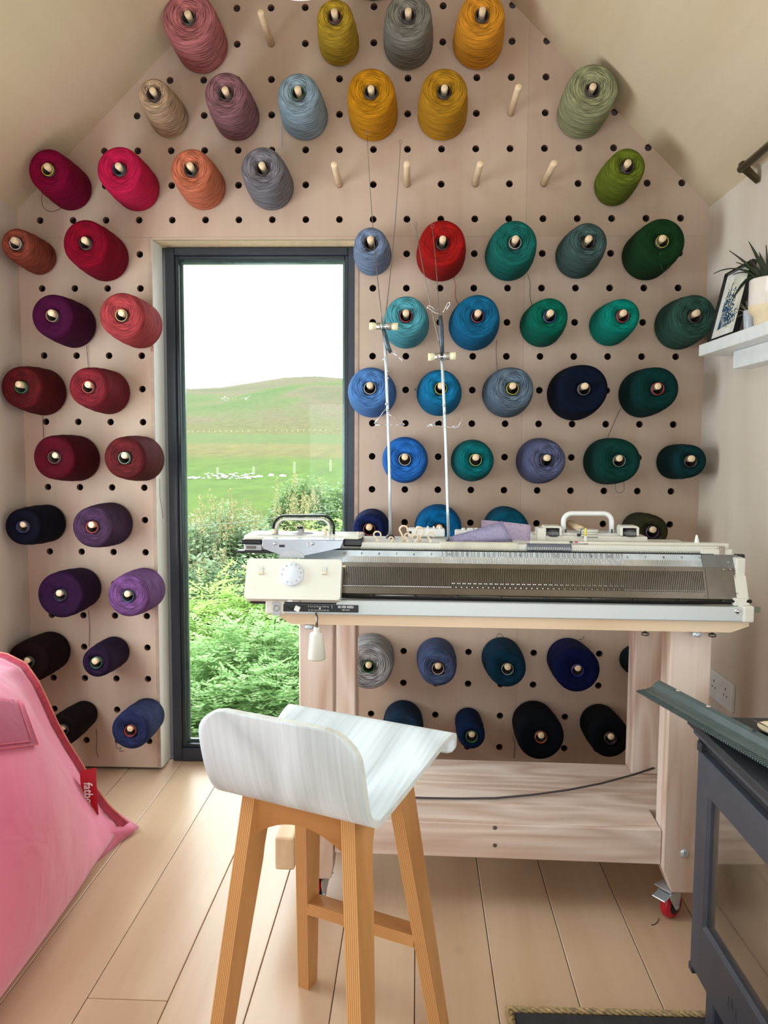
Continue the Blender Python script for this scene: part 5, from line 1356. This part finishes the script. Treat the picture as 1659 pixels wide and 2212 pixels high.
# red woven tag with white lettering on the seam
t0, t1, t2, t3 = onY(172, 1665, -.545), onY(208, 1658, -.55), onY(213, 1760, -.55), onY(204, 1762, -.54)
tagx = (t1-t0); tagd = (t2-t1)
b = MB(); n = 8; V = []
for k in range(n+1):
    f_ = k/n; a = t0.lerp(t0+tagd*1.04, f_)+Vector((.0, .006*f_, 0)); c = t1.lerp(t2, f_)+Vector((0, -.004*math.sin(PI*f_), 0)); V.append((b.bm.verts.new(a-BO), b.bm.verts.new(c-BO)))
for k in range(n): f = b.bm.faces.new((V[k][0], V[k+1][0], V[k+1][1], V[k][1])); f.smooth = True
bmesh.ops.solidify(b.bm, geom=b.bm.faces[:], thickness=.0014); tg = b.build('brand_tag', plain('red_ribbon', (196, 20, 44), .6, var=.04), bag)
# lettering reads downwards: its x axis runs down the tag
RT = basis(tagd, tagx)
nT = RT @ Vector((0, 0, 1))
if nT.dot(CAM-t0) < 0: print('tag flipped')
mid = (t0+t1+t2+t0+tagd)/4
text('fatboy', .036, tg, plain('tag_white', (236, 232, 234), .6), t0-BO+tagd*.54+tagx*.50+nT*.0055, RT, 'lettering', .0004, bold=.0006, sx=.82)
# ------------------------------------------------------------------ wall shelf with picture and plants, on the right wall
SHX = .860
sy1 = onX(1509, 770, SHX).y; szb, szt_ = onX(1509, 770, SHX).z, onX(1509, 746, SHX).z
shelf = empty('wall_shelf', (XR, sy1, szb), 0, 'white floating shelf on the right wall holding plants and a framed print', 'shelf')
b = MB(); b.box((SHX-XR, -1.1, 0), (-.0005, 0, szt_-szb), .0015); b.build('shelf_board', M_WHITE, shelf)
q = onX(1585, 797, .915)
b = MB(); b.box((.912-XR, -1.1, q.z-szb), (-.0005, q.y-sy1, -.0005), .0015); b.build('wall_cleat', M_WHITE, shelf)
# framed print leaning back on the shelf
st = szt_
PX0, PX1 = .886, .930     # foot and top of the leaning frame
g0 = onX(1537, 741, PX0); g3 = onX(1561, 603, PX1)
ln_ = (Vector((PX1, 0, g3.z))-Vector((PX0, 0, st))).normalized()
H_ = (g3.z-st)/ln_.z; yF = g0.y; Wd = .185
pic = empty('framed_print', (PX0, yF, st+.0008), 0, 'black framed blue botanical print leaning on the shelf behind the plants', 'picture')
RP = basis((0, -1, 0), ln_)       # x towards the viewer along the shelf, y up the leaning face
nP = RP @ Vector((0, 0, 1))
if nP.x > 0: print('picture faces wall')
def pf(u, v, o=0): return RP @ Vector((u, v, 0)) + Vector((-1, 0, 0))*0 + (nP if nP.x < 0 else -nP)*o
def pbox(u0, u1, v0, v1, o0, o1, mat, name, par=pic, bev=0):
    b = MB(); b.prism([pf(u0, v0, o0), pf(u1, v0, o0), pf(u1, v1, o0), pf(u0, v1, o0)], pf(0, 0, o1)-pf(0, 0, o0)); return b.build(name, mat, par)
fw_ = .006
b = MB()
for (u0, u1, v0, v1) in ((0, fw_, 0, H_), (Wd-fw_, Wd, 0, H_), (fw_, Wd-fw_, 0, fw_), (fw_, Wd-fw_, H_-fw_, H_)):
    b.prism([pf(u0, v0, 0), pf(u1, v0, 0), pf(u1, v1, 0), pf(u0, v1, 0)], pf(0, 0, .014)-pf(0, 0, 0))
b.build('frame', M_BLACK, pic)
pbox(fw_, Wd-fw_, fw_, H_-fw_, .001, .006, plain('mount_board', (226, 222, 216), .7), 'mount')
u0, u1, v0, v1 = .034, Wd-.022, .028, H_-.026
pbox(u0, u1, v0, v1, .0058, .0066, plain('print_paper', (222, 220, 200), .7), 'print')
rg = random.Random(11); b = MB()
def stroke(a, c, w_):
    d = (Vector(c)-Vector(a)); n = Vector((-d.y, d.x)).normalized()*w_
    b.prism([pf(a[0]+n.x, a[1]+n.y, .0067), pf(c[0]+n.x*.5, c[1]+n.y*.5, .0067), pf(c[0]-n.x*.5, c[1]-n.y*.5, .0067), pf(a[0]-n.x, a[1]-n.y, .0067)], pf(0, 0, .0071)-pf(0, 0, .0067))
root_ = (u0+.004, v0+.004)
for k in range(11):
    a = math.radians(8+k*7.6); L_ = (.06+.07*rg.random())*(1+.25*math.sin(a)); L_ = min(L_, (u1-u0-.012)/max(.2, math.cos(a)), (v1-v0-.012)/max(.2, math.sin(a)))
    e_ = (root_[0]+L_*math.cos(a), root_[1]+L_*math.sin(a)); stroke(root_, e_, .0009)
    for m_ in range(26):
        t = .45+.55*rg.random(); c = (root_[0]+L_*t*math.cos(a)+rg.gauss(0, .006), root_[1]+L_*t*math.sin(a)+rg.gauss(0, .006))
        if not (u0+.003 < c[0] < u1-.003 and v0+.003 < c[1] < v1-.003): continue
        an = rg.random()*6; r1 = rg.uniform(.0030, .0062)
        d = (c[0]+r1*math.cos(an), c[1]+r1*math.sin(an)); stroke(c, d, r1*.55)
b.build('printed_plant', plain('prussian_blue', (22, 74, 112), .7, var=.15, scale=80), pic)
# succulents
def blade(b, base, tip, w_, droop, th=.003, n=7):
    base, tip = Vector(base), Vector(tip); d = tip-base; sd = d.cross(Vector((0, 0, 1)))
    if sd.length < 1e-4: sd = Vector((1, 0, 0))
    sd.normalize(); up = sd.cross(d).normalized(); R = []
    for k in range(n+1):
        t = k/n; c = base+d*t+Vector((0, 0, droop*4*t*(1-t))); ww = w_*(1-t)**.7*(1 if t > .1 else .8)+.0003
        R.append([c-sd*ww, c-up*th*(1-t*.8)-sd*ww*.3, c-up*th*(1-t*.8)+sd*ww*.3, c+sd*ww, c+up*th*.2+sd*ww*.3, c+up*th*.2-sd*ww*.3])
    b.rings(R)
aq = onX(1668, 700, .905); potx, poty = .905, aq.y
rimz = onX(1655, 612, .905).z
aloe = empty('potted_aloe', (potx, poty, st+.0008), 0, 'spiky dark green aloe in a cream and white glazed pot on the shelf', 'potted plant')
hp = rimz-st; b = MB(); rad_ = .050
rad_ = (CAM-Vector((potx, poty, st))).length*math.sin(math.atan((1668-1625)/FPX))
prof = [(0, 0), (rad_*.72, 0), (rad_*.74, .004), (rad_*.78, hp*.20), (rad_*.98, hp*.30), (rad_, hp*.42), (rad_, hp-.003), (rad_*.98, hp), (rad_*.92, hp-.001), (rad_*.9, hp*.8), (0, hp*.8)]
b.lathe(prof, (0, 0, 0), 'Z', 36); b.bm.normal_update()
for f in b.bm.faces:
    if f.calc_center_median().z < hp*.44: f.material_index = 1
b.build('pot', [plain('white_glaze', (222, 214, 204), .12, var=.02), plain('cream_clay', (222, 202, 168), .6, var=.03)], aloe)
b = MB(); b.lathe([(0, hp*.86), (rad_*.9, hp*.84)], (0, 0, 0), 'Z', 20); b.build('soil', plain('potting_soil', (44, 34, 26), .95, 0, .3, 200), aloe)
M_ALOE = plain('aloe_green', (30, 48, 26), .5, var=.25, scale=40)
c0 = onX(1659, 640, potx)
tips = [((1541, 592), .03, .0), ((1583, 594), .02, .01), ((1590, 567), .01, .012), ((1575, 542), .006, .02), ((1627, 536), .004, .0), ((1617, 522), .006, -.01), ((1655, 530), .003, -.005), ((1620, 561), .002, .01), ((1577, 660), .05, -.02), ((1588, 640), .04, .01), ((1700, 540), .004, .01), ((1720, 600), .03, .01), ((1640, 545), .0, .02), ((1700, 630), .02, -.04), ((1690, 560), .0, -.04)]
for k, ((tx_, ty_), dr, dx) in enumerate(tips):
    tip = onX(tx_, ty_, potx-.01+dx) - Vector((potx, poty, st)); a = math.atan2(tip.y, tip.x)
    b = MB(); blade(b, (.012*math.cos(a), .012*math.sin(a), hp*.84), tip, .0105, dr, .005); b.build('leaf', M_ALOE, aloe)
sq = onX(1621, 706, .893)
rz2 = onX(1621, 672, .893).z
suc = empty('small_succulent', (.893, sq.y, st+.0008), 0, 'small grey succulent in a pale blue pot between print and aloe', 'potted plant')
r2 = (CAM-Vector((.893, sq.y, st))).length*(14/FPX)
b = MB(); h2 = rz2-st; b.lathe([(0, 0), (r2*.8, 0), (r2*.84, .003), (r2, h2-.002), (r2*.97, h2), (r2*.88, h2-.001), (r2*.8, h2*.7), (0, h2*.7)], (0, 0, 0), 'Z', 28); b.build('pot', plain('pale_blue_glaze', (178, 186, 194), .25), suc)
M_SUC = plain('succulent_grey', (96, 100, 78), .6, var=.2, scale=60)
for k in range(16):
    a = k*2.4; e_ = .35+.9*(k/16); L_ = .040
    b = MB(); blade(b, (.004*math.cos(a), .004*math.sin(a), h2*.8), (L_*math.cos(a)*math.cos(e_), L_*math.sin(a)*math.cos(e_), h2*.8+L_*math.sin(e_)), .006, .004, .003, 5); b.build('leaf', M_SUC, suc)
b = MB(); blade(b, (0, 0, h2*.8), onX(1592, 686, .88)-Vector((.893, sq.y, st)), .005, .004, .002); b.build('leaf', plain('dry_leaf', (130, 110, 96), .7), suc)
# ------------------------------------------------------------------ bronze grab rail high on the right, double socket, pendant lamp
q = onX(1600, 366, .915)
rail = empty('grab_rail', (.915, q.y, q.z), 0, 'bronze metal rail end high up where right wall meets ceiling', 'rail')
b = MB(); b.tube([(0, .004, 0), (0, .0, 0), (0, -1.2, 0)], [.006, .0105, .0105], 16); b.build('tube', M_BRONZE, rail)
for yy in (-.030, -.9):
    b = MB(); b.prism([(-.010, yy, .012), (.0, yy, .0135), (.014, yy, -.004), (.040, yy, -.030), (.040, yy, -.042), (.004, yy, -.013), (-.010, yy, -.006)], (0, .022, 0)); b.build('bracket', M_BRONZE, rail)
q0, q1 = onX(1540, 1442, XR), onX(1588, 1521, XR)
sock = empty('double_socket', (XR, (q0.y+q1.y)/2, q0.z-.045), 0, 'white double wall socket low on the right wall', 'socket')
hw_ = abs(q0.y-q1.y)/2
b = MB(); b.box((-.012, -hw_, -.042), (-.0004, hw_, .042), .002); b.build('face_plate', M_WHITE, sock)
for s in (-1, 1):
    for (dy, dz, a, c) in ((0, .016, .0022, .004), (-.011, -.004, .0035, .0020), (.011, -.004, .0035, .0020)):
        b = MB(); b.box((-.0126, s*hw_*.5+dy-a, dz-c), (-.0118, s*hw_*.5+dy+a, dz+c)); b.build('pin_slot', M_BLACK, sock)
    b = MB(); b.box((-.015, s*.012-.006, .018), (-.0118, s*.012+.006, .032), .001); b.build('switch', M_WHITE, sock)
pq = onY(640, 2, -.95)
pq.z += .041
pen = empty('pendant_lamp', (pq.x, -.95, pq.z), 0, 'white glowing round pendant shade just touching the top picture edge', 'lamp')
ml, ntl, bl_ = newmat('lamp_opal', .4); bl_.inputs['Base Color'].default_value = rgba((250, 248, 236)); bl_.inputs['Emission Color'].default_value = rgba((255, 248, 226)); bl_.inputs['Emission Strength'].default_value = .55
b = MB(); rl_ = .082
b.lathe([(0.0, 0), (rl_*.9, .0), (rl_, .004), (rl_*1.0, .010), (rl_*.93, .05), (rl_*.7, .085), (rl_*.3, .105), (0, .108)], (0, 0, 0), 'Z', 36); b.build('shade', ml, pen)
b = MB(); b.cyl((0, 0, .105), (0, 0, APZ-pq.z-abs(pq.x-APX)*sl), .0025, 8); b.build('cable', M_WHITE, pen)
# ------------------------------------------------------------------ outside: field, hill, stones, fence, shrubs
def terr(d, x):
    """ground height at distance d from the viewer"""
    K = [(2.6, -.36), (4, -.30), (8, -.22), (15, -.13), (30, .05), (45, .72), (60, 1.35), (90, 2.5), (100, 3.0), (150, 8.5), (300, 24.6), (330, 26.2), (420, 27), (600, 18)]
    for (a, z1_), (c, z2_) in zip(K[:-1], K[1:]):
        if d <= c: t = max(0, (d-a)/(c-a)); t = t; z = z1_+(z2_-z1_)*t; break
    else: z = 20
    k = max(0, min(1, (d-110)/190)); ux = x/max(d, 1)
    z += k*(28*(math.exp(-((ux+.10)/.10)**2)*.115) + 6*(ux+.27)*.8 + .9*math.sin(ux*30)) 
    z += .03*math.sin(x*.7+d*.3)*min(1, d/20)
    return z
b = MB(); ds = [2.72, 3, 3.5, 4, 5, 6, 7, 8, 10, 12, 15, 18, 22, 26, 30, 36, 42, 50, 60, 72, 84, 96, 100, 108, 120, 140, 160, 185, 210, 240, 270, 300, 315, 330, 360, 420]
NXT = 60; V = []
for d in ds:
    V.append([b.bm.verts.new((d*(-1.2+2.4*k/NXT)-0.0*d, CAM.y+d, terr(d, d*(-1.2+2.4*k/NXT)))) for k in range(NXT+1)])
for r1_, r2_ in zip(V[:-1], V[1:]):
    for k in range(NXT): f = b.bm.faces.new((r1_[k], r1_[k+1], r2_[k+1], r2_[k])); f.smooth = True
mg, ng, bg_ = newmat('pasture', .95, 0, .1)
tc = N(ng, 'ShaderNodeTexCoord'); sp = N(ng, 'ShaderNodeSeparateXYZ'); ng.links.new(tc.outputs['Object'], sp.inputs[0])
mr = N(ng, 'ShaderNodeMapRange'); mr.inputs[1].default_value = 0; mr.inputs[2].default_value = 360
nw = N(ng, 'ShaderNodeTexNoise'); nw.inputs['Scale'].default_value = .02; nw.inputs['Detail'].default_value = 4; ng.links.new(tc.outputs['Object'], nw.inputs['Vector'])
ad = N(ng, 'ShaderNodeMath', operation='MULTIPLY_ADD'); ad.inputs[1].default_value = 6; ng.links.new(nw.outputs['Fac'], ad.inputs[0]); ng.links.new(sp.outputs[1], ad.inputs[2]); ng.links.new(ad.outputs[0], mr.inputs[0])
rz = ramp(ng, mr.outputs[0], [(0, (68, 87, 28)), (.02, (68, 87, 27)), (.085, (64, 87, 22)), (.112, (67, 85, 26)), (.128, (84, 80, 39)), (.17, (88, 83, 42)), (.19, (67, 81, 36)), (.27, (71, 83, 38)), (.285, (83, 80, 44)), (.36, (83, 76, 48)), (.5, (77, 78, 45)), (.66, (66, 76, 39)), (.8, (76, 79, 50)), (1, (71, 74, 50))])
mp = N(ng, 'ShaderNodeMapping'); mp.inputs['Scale'].default_value = (.020, .010, .0); ng.links.new(tc.outputs['Object'], mp.inputs[0])
n2 = N(ng, 'ShaderNodeTexNoise'); n2.inputs['Scale'].default_value = 1.0; n2.inputs['Detail'].default_value = 5; n2.inputs['Distortion'].default_value = .6; ng.links.new(mp.outputs[0], n2.inputs['Vector'])
r2_ = ramp(ng, n2.outputs['Fac'], [(.38, (58, 81, 34)), (.46, (73, 84, 43)), (.53, (87, 79, 60)), (.62, (69, 75, 45))])
fac = N(ng, 'ShaderNodeMapRange'); fac.inputs[1].default_value = 98; fac.inputs[2].default_value = 130; fac.inputs[4].default_value = .9; ng.links.new(sp.outputs[1], fac.inputs[0])
mx1 = N(ng, 'ShaderNodeMix', data_type='RGBA'); ng.links.new(fac.outputs[0], mx1.inputs[0]); ng.links.new(rz.outputs[0], mx1.inputs[6]); ng.links.new(r2_.outputs[0], mx1.inputs[7])
n3 = N(ng, 'ShaderNodeTexNoise'); n3.inputs['Scale'].default_value = 1.3; n3.inputs['Detail'].default_value = 6; n3.inputs['Roughness'].default_value = .7; mp3 = N(ng, 'ShaderNodeMapping'); mp3.inputs['Scale'].default_value = (1, .35, 1); ng.links.new(tc.outputs['Object'], mp3.inputs[0]); ng.links.new(mp3.outputs[0], n3.inputs['Vector'])
r3 = ramp(ng, n3.outputs['Fac'], [(.3, (196, 196, 196)), (.7, (255, 255, 255))])
mx2 = N(ng, 'ShaderNodeMix', data_type='RGBA', blend_type='MULTIPLY'); mx2.inputs[0].default_value = 1; ng.links.new(mx1.outputs[2], mx2.inputs[6]); ng.links.new(r3.outputs[0], mx2.inputs[7]); ng.links.new(mx2.outputs[2], bg_.inputs['Base Color'])
g = b.build('pasture', mg); tag(g, 'green pasture rising to a bare heathery hill beyond the window', kind='structure')
def ground(px, py, lo=2.8, hi=400):
    """walk the viewing ray until it meets the terrain"""
    d = ray(px, py); d = d/d.y; t = lo
    while t < hi:
        p = CAM+d*t
        if p.z <= terr(t, p.x): return p, t
        t *= 1.01
    return CAM+d*hi, hi
# rubble of the old wall
M_STONE = plain('pale_stone', (138, 138, 132), .9, 0, .22, 3, .3)
def stone(p, r, rg, name='field_stone', lab=None):
    b = MB(); bmesh.ops.create_icosphere(b.bm, subdivisions=2, radius=1)
    sx, sy, sz = r*rg.uniform(.8, 1.4), r*rg.uniform(.7, 1.1), r*rg.uniform(.45, .8)
    for v in b.bm.verts:
        k = 1+.22*math.sin(v.co.x*5+rg.random()*.6)*math.cos(v.co.y*4+v.co.z*3)
        v.co = Vector((v.co.x*sx*k, v.co.y*sy*k, v.co.z*sz*k))
    o = b.build(name, M_STONE); o.location = p; return o
rg = random.Random(21)
rub = empty('rubble_wall', ground(480, 1031)[0], 0, 'low heap of pale stones from a tumbled field wall', 'stone wall')
for k in range(70):
    u = rg.random(); px = 404+ (552-404)*u; hgt = 3 if px < 440 else 9 if px < 545 else 5
    py = 1034-rg.random()*hgt*1.4; p, t = ground(px, 1034+rg.uniform(-1, 2)); p = p + Vector((0, 0, (1034-py)*t/FPX*.9))
    o = stone(p-rub.location, rg.uniform(2.0, 4.2)*t/FPX, rg, 'stone'); o.parent = rub
for px, py, r, l in ((534, 1033, 5.5, 'low pale boulder at the right foot of the stone heap'), (560, 1031, 6, 'first pale boulder right of the stone heap'), (586, 1029, 6.5, 'middle boulder of those right of the stone heap'), (611, 1030, 6, 'last boulder right of the stone heap')):
    p, t = ground(px, py); o = stone(p+Vector((0, 0, r*.2*t/FPX)), r*t/FPX*1.25, rg, 'boulder'); tag(o, l, 'boulder', 'pale boulders in the pasture')
crag = empty('rock_outcrop', ground(500, 862)[0], 0, 'cluster of pale rocks high on the hillside', 'rocks')
for k in range(36):
    px = 470+rg.random()*72; p, t = ground(px, 860+rg.gauss(0, 3.2)-(px-500)*.04); o = stone(p-crag.location, rg.uniform(1.0, 2.6)*t/FPX, rg, 'rock'); o.parent = crag
M_POST = plain('grey_post', (120, 126, 100), .8)
for k, (px, pt, pb) in enumerate(((470, 1010, 1024), (548, 1008, 1026), (636, 998, 1023), (714, 993, 1018))):
    p, t = ground(px, pb); h_ = (pb-pt)*t/FPX; b = MB(); b.box((-.045, -.045, -.1), (.045, .045, h_), .01); o = b.build('fence_post', M_POST); o.location = p
    tag(o, ['pale fence post standing behind the stone heap', 'pale fence post at the right end of the stone heap', 'pale fence post right of the boulders, in mid field', 'pale fence post nearest the right window edge'][k], 'fence post', 'fence posts in the pasture')
far = empty('field_fence', ground(560, 934)[0], 0, 'faint line of tiny posts along the foot of the hill', 'fence')
for k in range(30):
    px = 404+k*12; p, t = ground(px, 935-(px-404)*.012); b = MB(); b.box((-.05, -.05, -.2), (.05, .05, 4.5*t/FPX)); o = b.build('post', M_POST, far); o.location = p-far.location
# concrete path on the right
M_PATH = plain('pale_concrete', (124, 122, 122), .9, 0, .08, 6)
pp_ = [ground(x, y)[0] for x, y in ((686, 1112), (760, 1085), (800, 1085), (800, 1200), (700, 1160), (690, 1135), (740, 1110))]
b = MB(); vs = [b.bm.verts.new((p.x, p.y, terr(p.y-CAM.y, p.x)+.02)) for p in [ground(x, y)[0] for x, y in ((670, 1114), (745, 1080), (800, 1070), (800, 1100), (748, 1098), (690, 1122))]]
b.bm.faces.new(vs); vs = [b.bm.verts.new((p.x, p.y, terr(p.y-CAM.y, p.x)+.02)) for p in [ground(x, y)[0] for x, y in ((684, 1128), (745, 1122), (800, 1118), (800, 1180), (690, 1150))]]
b.bm.faces.new(vs)
r_ = bmesh.ops.solidify(b.bm, geom=b.bm.faces[:], thickness=.04); o = b.build('garden_path', M_PATH); tag(o, 'pale concrete path curving past the shrubs at the window right', kind='structure')
# leafy plants: compound fronds of small leaflets on stems
def leafmat(nm, c, c2, tr=.4):
    g_ = .92 if 'fresh' in nm or 'lime' in nm else .78; c = tuple(v*g_ for v in c); c2 = tuple(v*g_ for v in c2)
    m, nt, b = newmat(nm, .55, 0, .3); gi = N(nt, 'ShaderNodeNewGeometry'); r = ramp(nt, gi.outputs['Random Per Island'], [(0, c), (1, c2)])
    nt.links.new(r.outputs[0], b.inputs['Base Color']); out = nt.nodes['Material Output']; tl2 = N(nt, 'ShaderNodeBsdfTranslucent'); mx = N(nt, 'ShaderNodeMixShader'); mx.inputs[0].default_value = tr
    nt.links.new(r.outputs[0], tl2.inputs[0]); nt.links.new(b.outputs[0], mx.inputs[1]); nt.links.new(tl2.outputs[0], mx.inputs[2]); nt.links.new(mx.outputs[0], out.inputs[0]); return m
LM = {'fern': leafmat('leaf_fresh', (132, 184, 98), (196, 224, 164)), 'fern2': leafmat('leaf_lime', (146, 190, 84), (200, 226, 138)), 'nettle': leafmat('leaf_grey_green', (120, 156, 108), (190, 212, 170)), 'rose': leafmat('leaf_rose', (104, 144, 84), (160, 186, 124)), 'seed': leafmat('seed_tan', (176, 162, 112), (206, 194, 146)), 'dark': leafmat('leaf_dark', (84, 128, 76), (134, 172, 110))}
M_STEM = plain('green_stem', (84, 112, 54), .7)
def leaf_quad(V_, F_, p, d, n, L_, w_):
    sd = d.cross(n); sd = sd.normalized() if sd.length > 1e-5 else Vector((1, 0, 0)); i = len(V_)
    V_ += [p, p+d*L_*.45+sd*w_-n*w_*.15, p+d*L_, p+d*L_*.45-sd*w_-n*w_*.15]; F_ += [(i, i+1, i+2), (i, i+2, i+3)]
def plant(name, lab, cen, rad, h, kind, nf, leaf, seed, grp, seedheads=0, spiky=False):
    rg = random.Random(seed); V_, F_ = [], []; V2, F2 = [], []; sb_ = MB(); cen = Vector(cen)
    root = empty(name, cen, 0, lab, 'plant', grp)
    for k in range(nf):
        a = rg.random()*2*PI; rr = math.sqrt(rg.random()); x, y = rad[0]*rr*math.cos(a), rad[1]*rr*math.sin(a)
        zt = h*(1-.55*rr*rr)*rg.uniform(.55, 1.05)
        o = Vector((x, y, zt)); out_ = Vector((math.cos(a), math.sin(a), 0))*(.5+.5*rr)+Vector((rg.uniform(-.6, .6), rg.uniform(-.8, .4), rg.uniform(-.1, .7)))
        out_.normalize()
        if k % 26 == 0: sb_.tube([(x*.5, y*.5, -.12), (x*.9, y*.9, zt*.6), (x, y, zt)], .004, 4, cap=False)
        if kind in ('fern', 'fern2'):
            fl = leaf*rg.uniform(4.5, 7); n_l = 7; up = Vector((0, 0, 1))
            for m_ in range(n_l):
                t = (m_+.6)/n_l; p = o+out_*fl*t-up*fl*.25*t*t; ll = leaf*(1-.5*abs(t-.45))
                sdv = out_.cross(up).normalized()
                for s in (-1, 1):
                    d = (sdv*s+out_*.45+up*rg.uniform(-.1, .3)).normalized(); nrm = (up+out_*.2).normalized(); leaf_quad(V_, F_, p, d, nrm, ll*1.15, ll*.32)
            leaf_quad(V_, F_, o+out_*fl-up*fl*.25, out_, up, leaf, leaf*.24)
        else:
            for m_ in range(6):
                d = Vector((rg.gauss(0, 1), rg.gauss(0, 1)-.3, rg.uniform(-.6, .5))).normalized(); p = o+Vector((rg.gauss(0, leaf), rg.gauss(0, leaf), rg.gauss(0, leaf*1.6)))
                leaf_quad(V_, F_, p, d, Vector((rg.gauss(0, .4), rg.gauss(0, .4), 1)).normalized(), leaf*rg.uniform(.8, 1.5), leaf*.34)
    for k in range(seedheads):
        a = rg.random()*2*PI; rr = math.sqrt(rg.random()); x, y = rad[0]*rr*math.cos(a), rad[1]*rr*math.sin(a); z0 = h*rg.uniform(.8, 1.0); hh = h*rg.uniform(.12, .25)
        for m_ in range(46):
            t = rg.random(); p = Vector((x+rg.gauss(0, leaf*.5*(1.2-t)), y+rg.gauss(0, leaf*.5*(1.2-t)), z0+hh*t)); leaf_quad(V2, F2, p, Vector((rg.gauss(0, .6), rg.gauss(0, .6), 1)).normalized(), Vector((0, -1, 0)), leaf*.42, leaf*.14)
        sb_.tube([(x, y, z0-h*.4), (x, y, z0+hh)], .0022, 4, cap=False)
    def mk(nm, V_, F_, mt):
        me = bpy.data.meshes.new(nm); me.from_pydata(V_, [], F_); me.materials.append(mt); o = bpy.data.objects.new(nm, me); COL.objects.link(o); o.parent = root; tag(o, kind='stuff'); return o
    mk('foliage', V_, F_, LM[kind])
    if V2: mk('seed_heads', V2, F2, LM['seed'])
    tag(sb_.build('stems', M_STEM, root), kind='stuff'); return root
g1 = 'green plants crowding the window foot'
def topat(px, py, d): v = ray(px, py); v = v/v.y; return CAM+v*d
def pl(name, lab, px, ptop, d, radx, rady, kind, nf, leaf, seed, grp, sh=0):
    t = topat(px, ptop, d); gz = terr(d, t.x); return plant(name, lab, (t.x, t.y, gz), (radx, rady), t.z-gz, kind, nf, leaf, seed, grp, sh)
pl('ferny_plant', 'bright ferny plant low at the left window corner', 430, 1475, 3.32, .20, .18, 'fern', 420, .026, 1, g1)
pl('ferny_plant', 'bright ferny plant at the window foot, behind the stool back', 540, 1455, 3.36, .22, .18, 'fern', 460, .026, 2, g1)
pl('ferny_plant', 'bright ferny plant at the window foot, beside the table post', 645, 1440, 3.36, .22, .18, 'fern', 460, .026, 3, g1)
pl('ferny_plant', 'fresh green ferny clump halfway up the left window side', 440, 1360, 3.7, .24, .24, 'fern', 460, .028, 4, g1)
pl('ferny_plant', 'fresh green ferny clump in the middle, over the stool back', 555, 1335, 3.75, .26, .24, 'fern', 500, .028, 5, g1)
pl('ferny_plant', 'fresh green ferny clump just left of the table leg', 665, 1330, 3.8, .26, .24, 'fern', 460, .028, 6, g1)
pl('lime_shrub', 'lime green leafy clump below the machine corner at the left', 455, 1262, 4.3, .28, .26, 'fern2', 420, .032, 7, g1)
pl('lime_shrub', 'lime green leafy clump straight under the machine corner', 560, 1268, 4.3, .28, .26, 'fern2', 420, .030, 8, g1)
pl('dark_shrub', 'darker shrub filling the gap under the carriage', 640, 1285, 4.6, .3, .26, 'dark', 700, .034, 9, g1)
g2 = 'grey-green nettles outside the window'
pl('nettle_clump', 'grey-green nettle clump at the left window edge', 425, 1135, 5.3, .26, .28, 'nettle', 1100, .032, 10, g2, 16)
pl('nettle_clump', 'grey-green nettle clump reaching highest left of the carriage', 490, 1112, 5.6, .28, .28, 'nettle', 1200, .032, 11, g2, 22)
pl('nettle_clump', 'grey-green nettle clump directly behind the carriage end', 560, 1140, 5.5, .28, .28, 'nettle', 1200, .032, 12, g2, 8)
pl('nettle_clump', 'grey-green nettle clump seen through the carriage handle', 640, 1142, 5.9, .34, .3, 'fern2', 260, .034, 13, g2, 0)
pl('nettle_clump', 'grey-green nettle clump low at left, in front of the tall ones', 440, 1210, 4.8, .28, .24, 'nettle', 900, .030, 14, g2, 10)
pl('nettle_clump', 'grey-green nettle clump low in the middle, below the black bumper', 540, 1225, 4.8, .26, .24, 'nettle', 900, .030, 15, g2, 3)
g3 = 'rose bushes by the path'
pl('rose_bush', 'rounded green rose bush beside the pale path', 655, 1046, 9.2, .42, .35, 'rose', 1500, .042, 16, g3, 4)
pl('rose_bush', 'lower rose bush at the right window edge', 728, 1062, 9.8, .36, .35, 'rose', 1100, .042, 17, g3)
pl('seeding_dock', 'tan seeding dock stems in front of the rose bush', 640, 1088, 7.4, .26, .2, 'seed', 160, .03, 18, 'seeding stems', 24)
pl('rose_bush', 'small leafy bush over the right arm of the black handle', 735, 1122, 7.0, .24, .2, 'fern2', 200, .03, 19, g3)
b = MB(); P = [topat(395, 1138, 5.0), topat(500, 1130, 5.2), topat(600, 1118, 5.5), topat(760, 1100, 5.9)]; b.tube(P, .0018, 5); tag(b.build('fence_wire', plain('grey_wire', (128, 130, 126), .7)), 'single pale fence wire running above the nettles', 'wire')
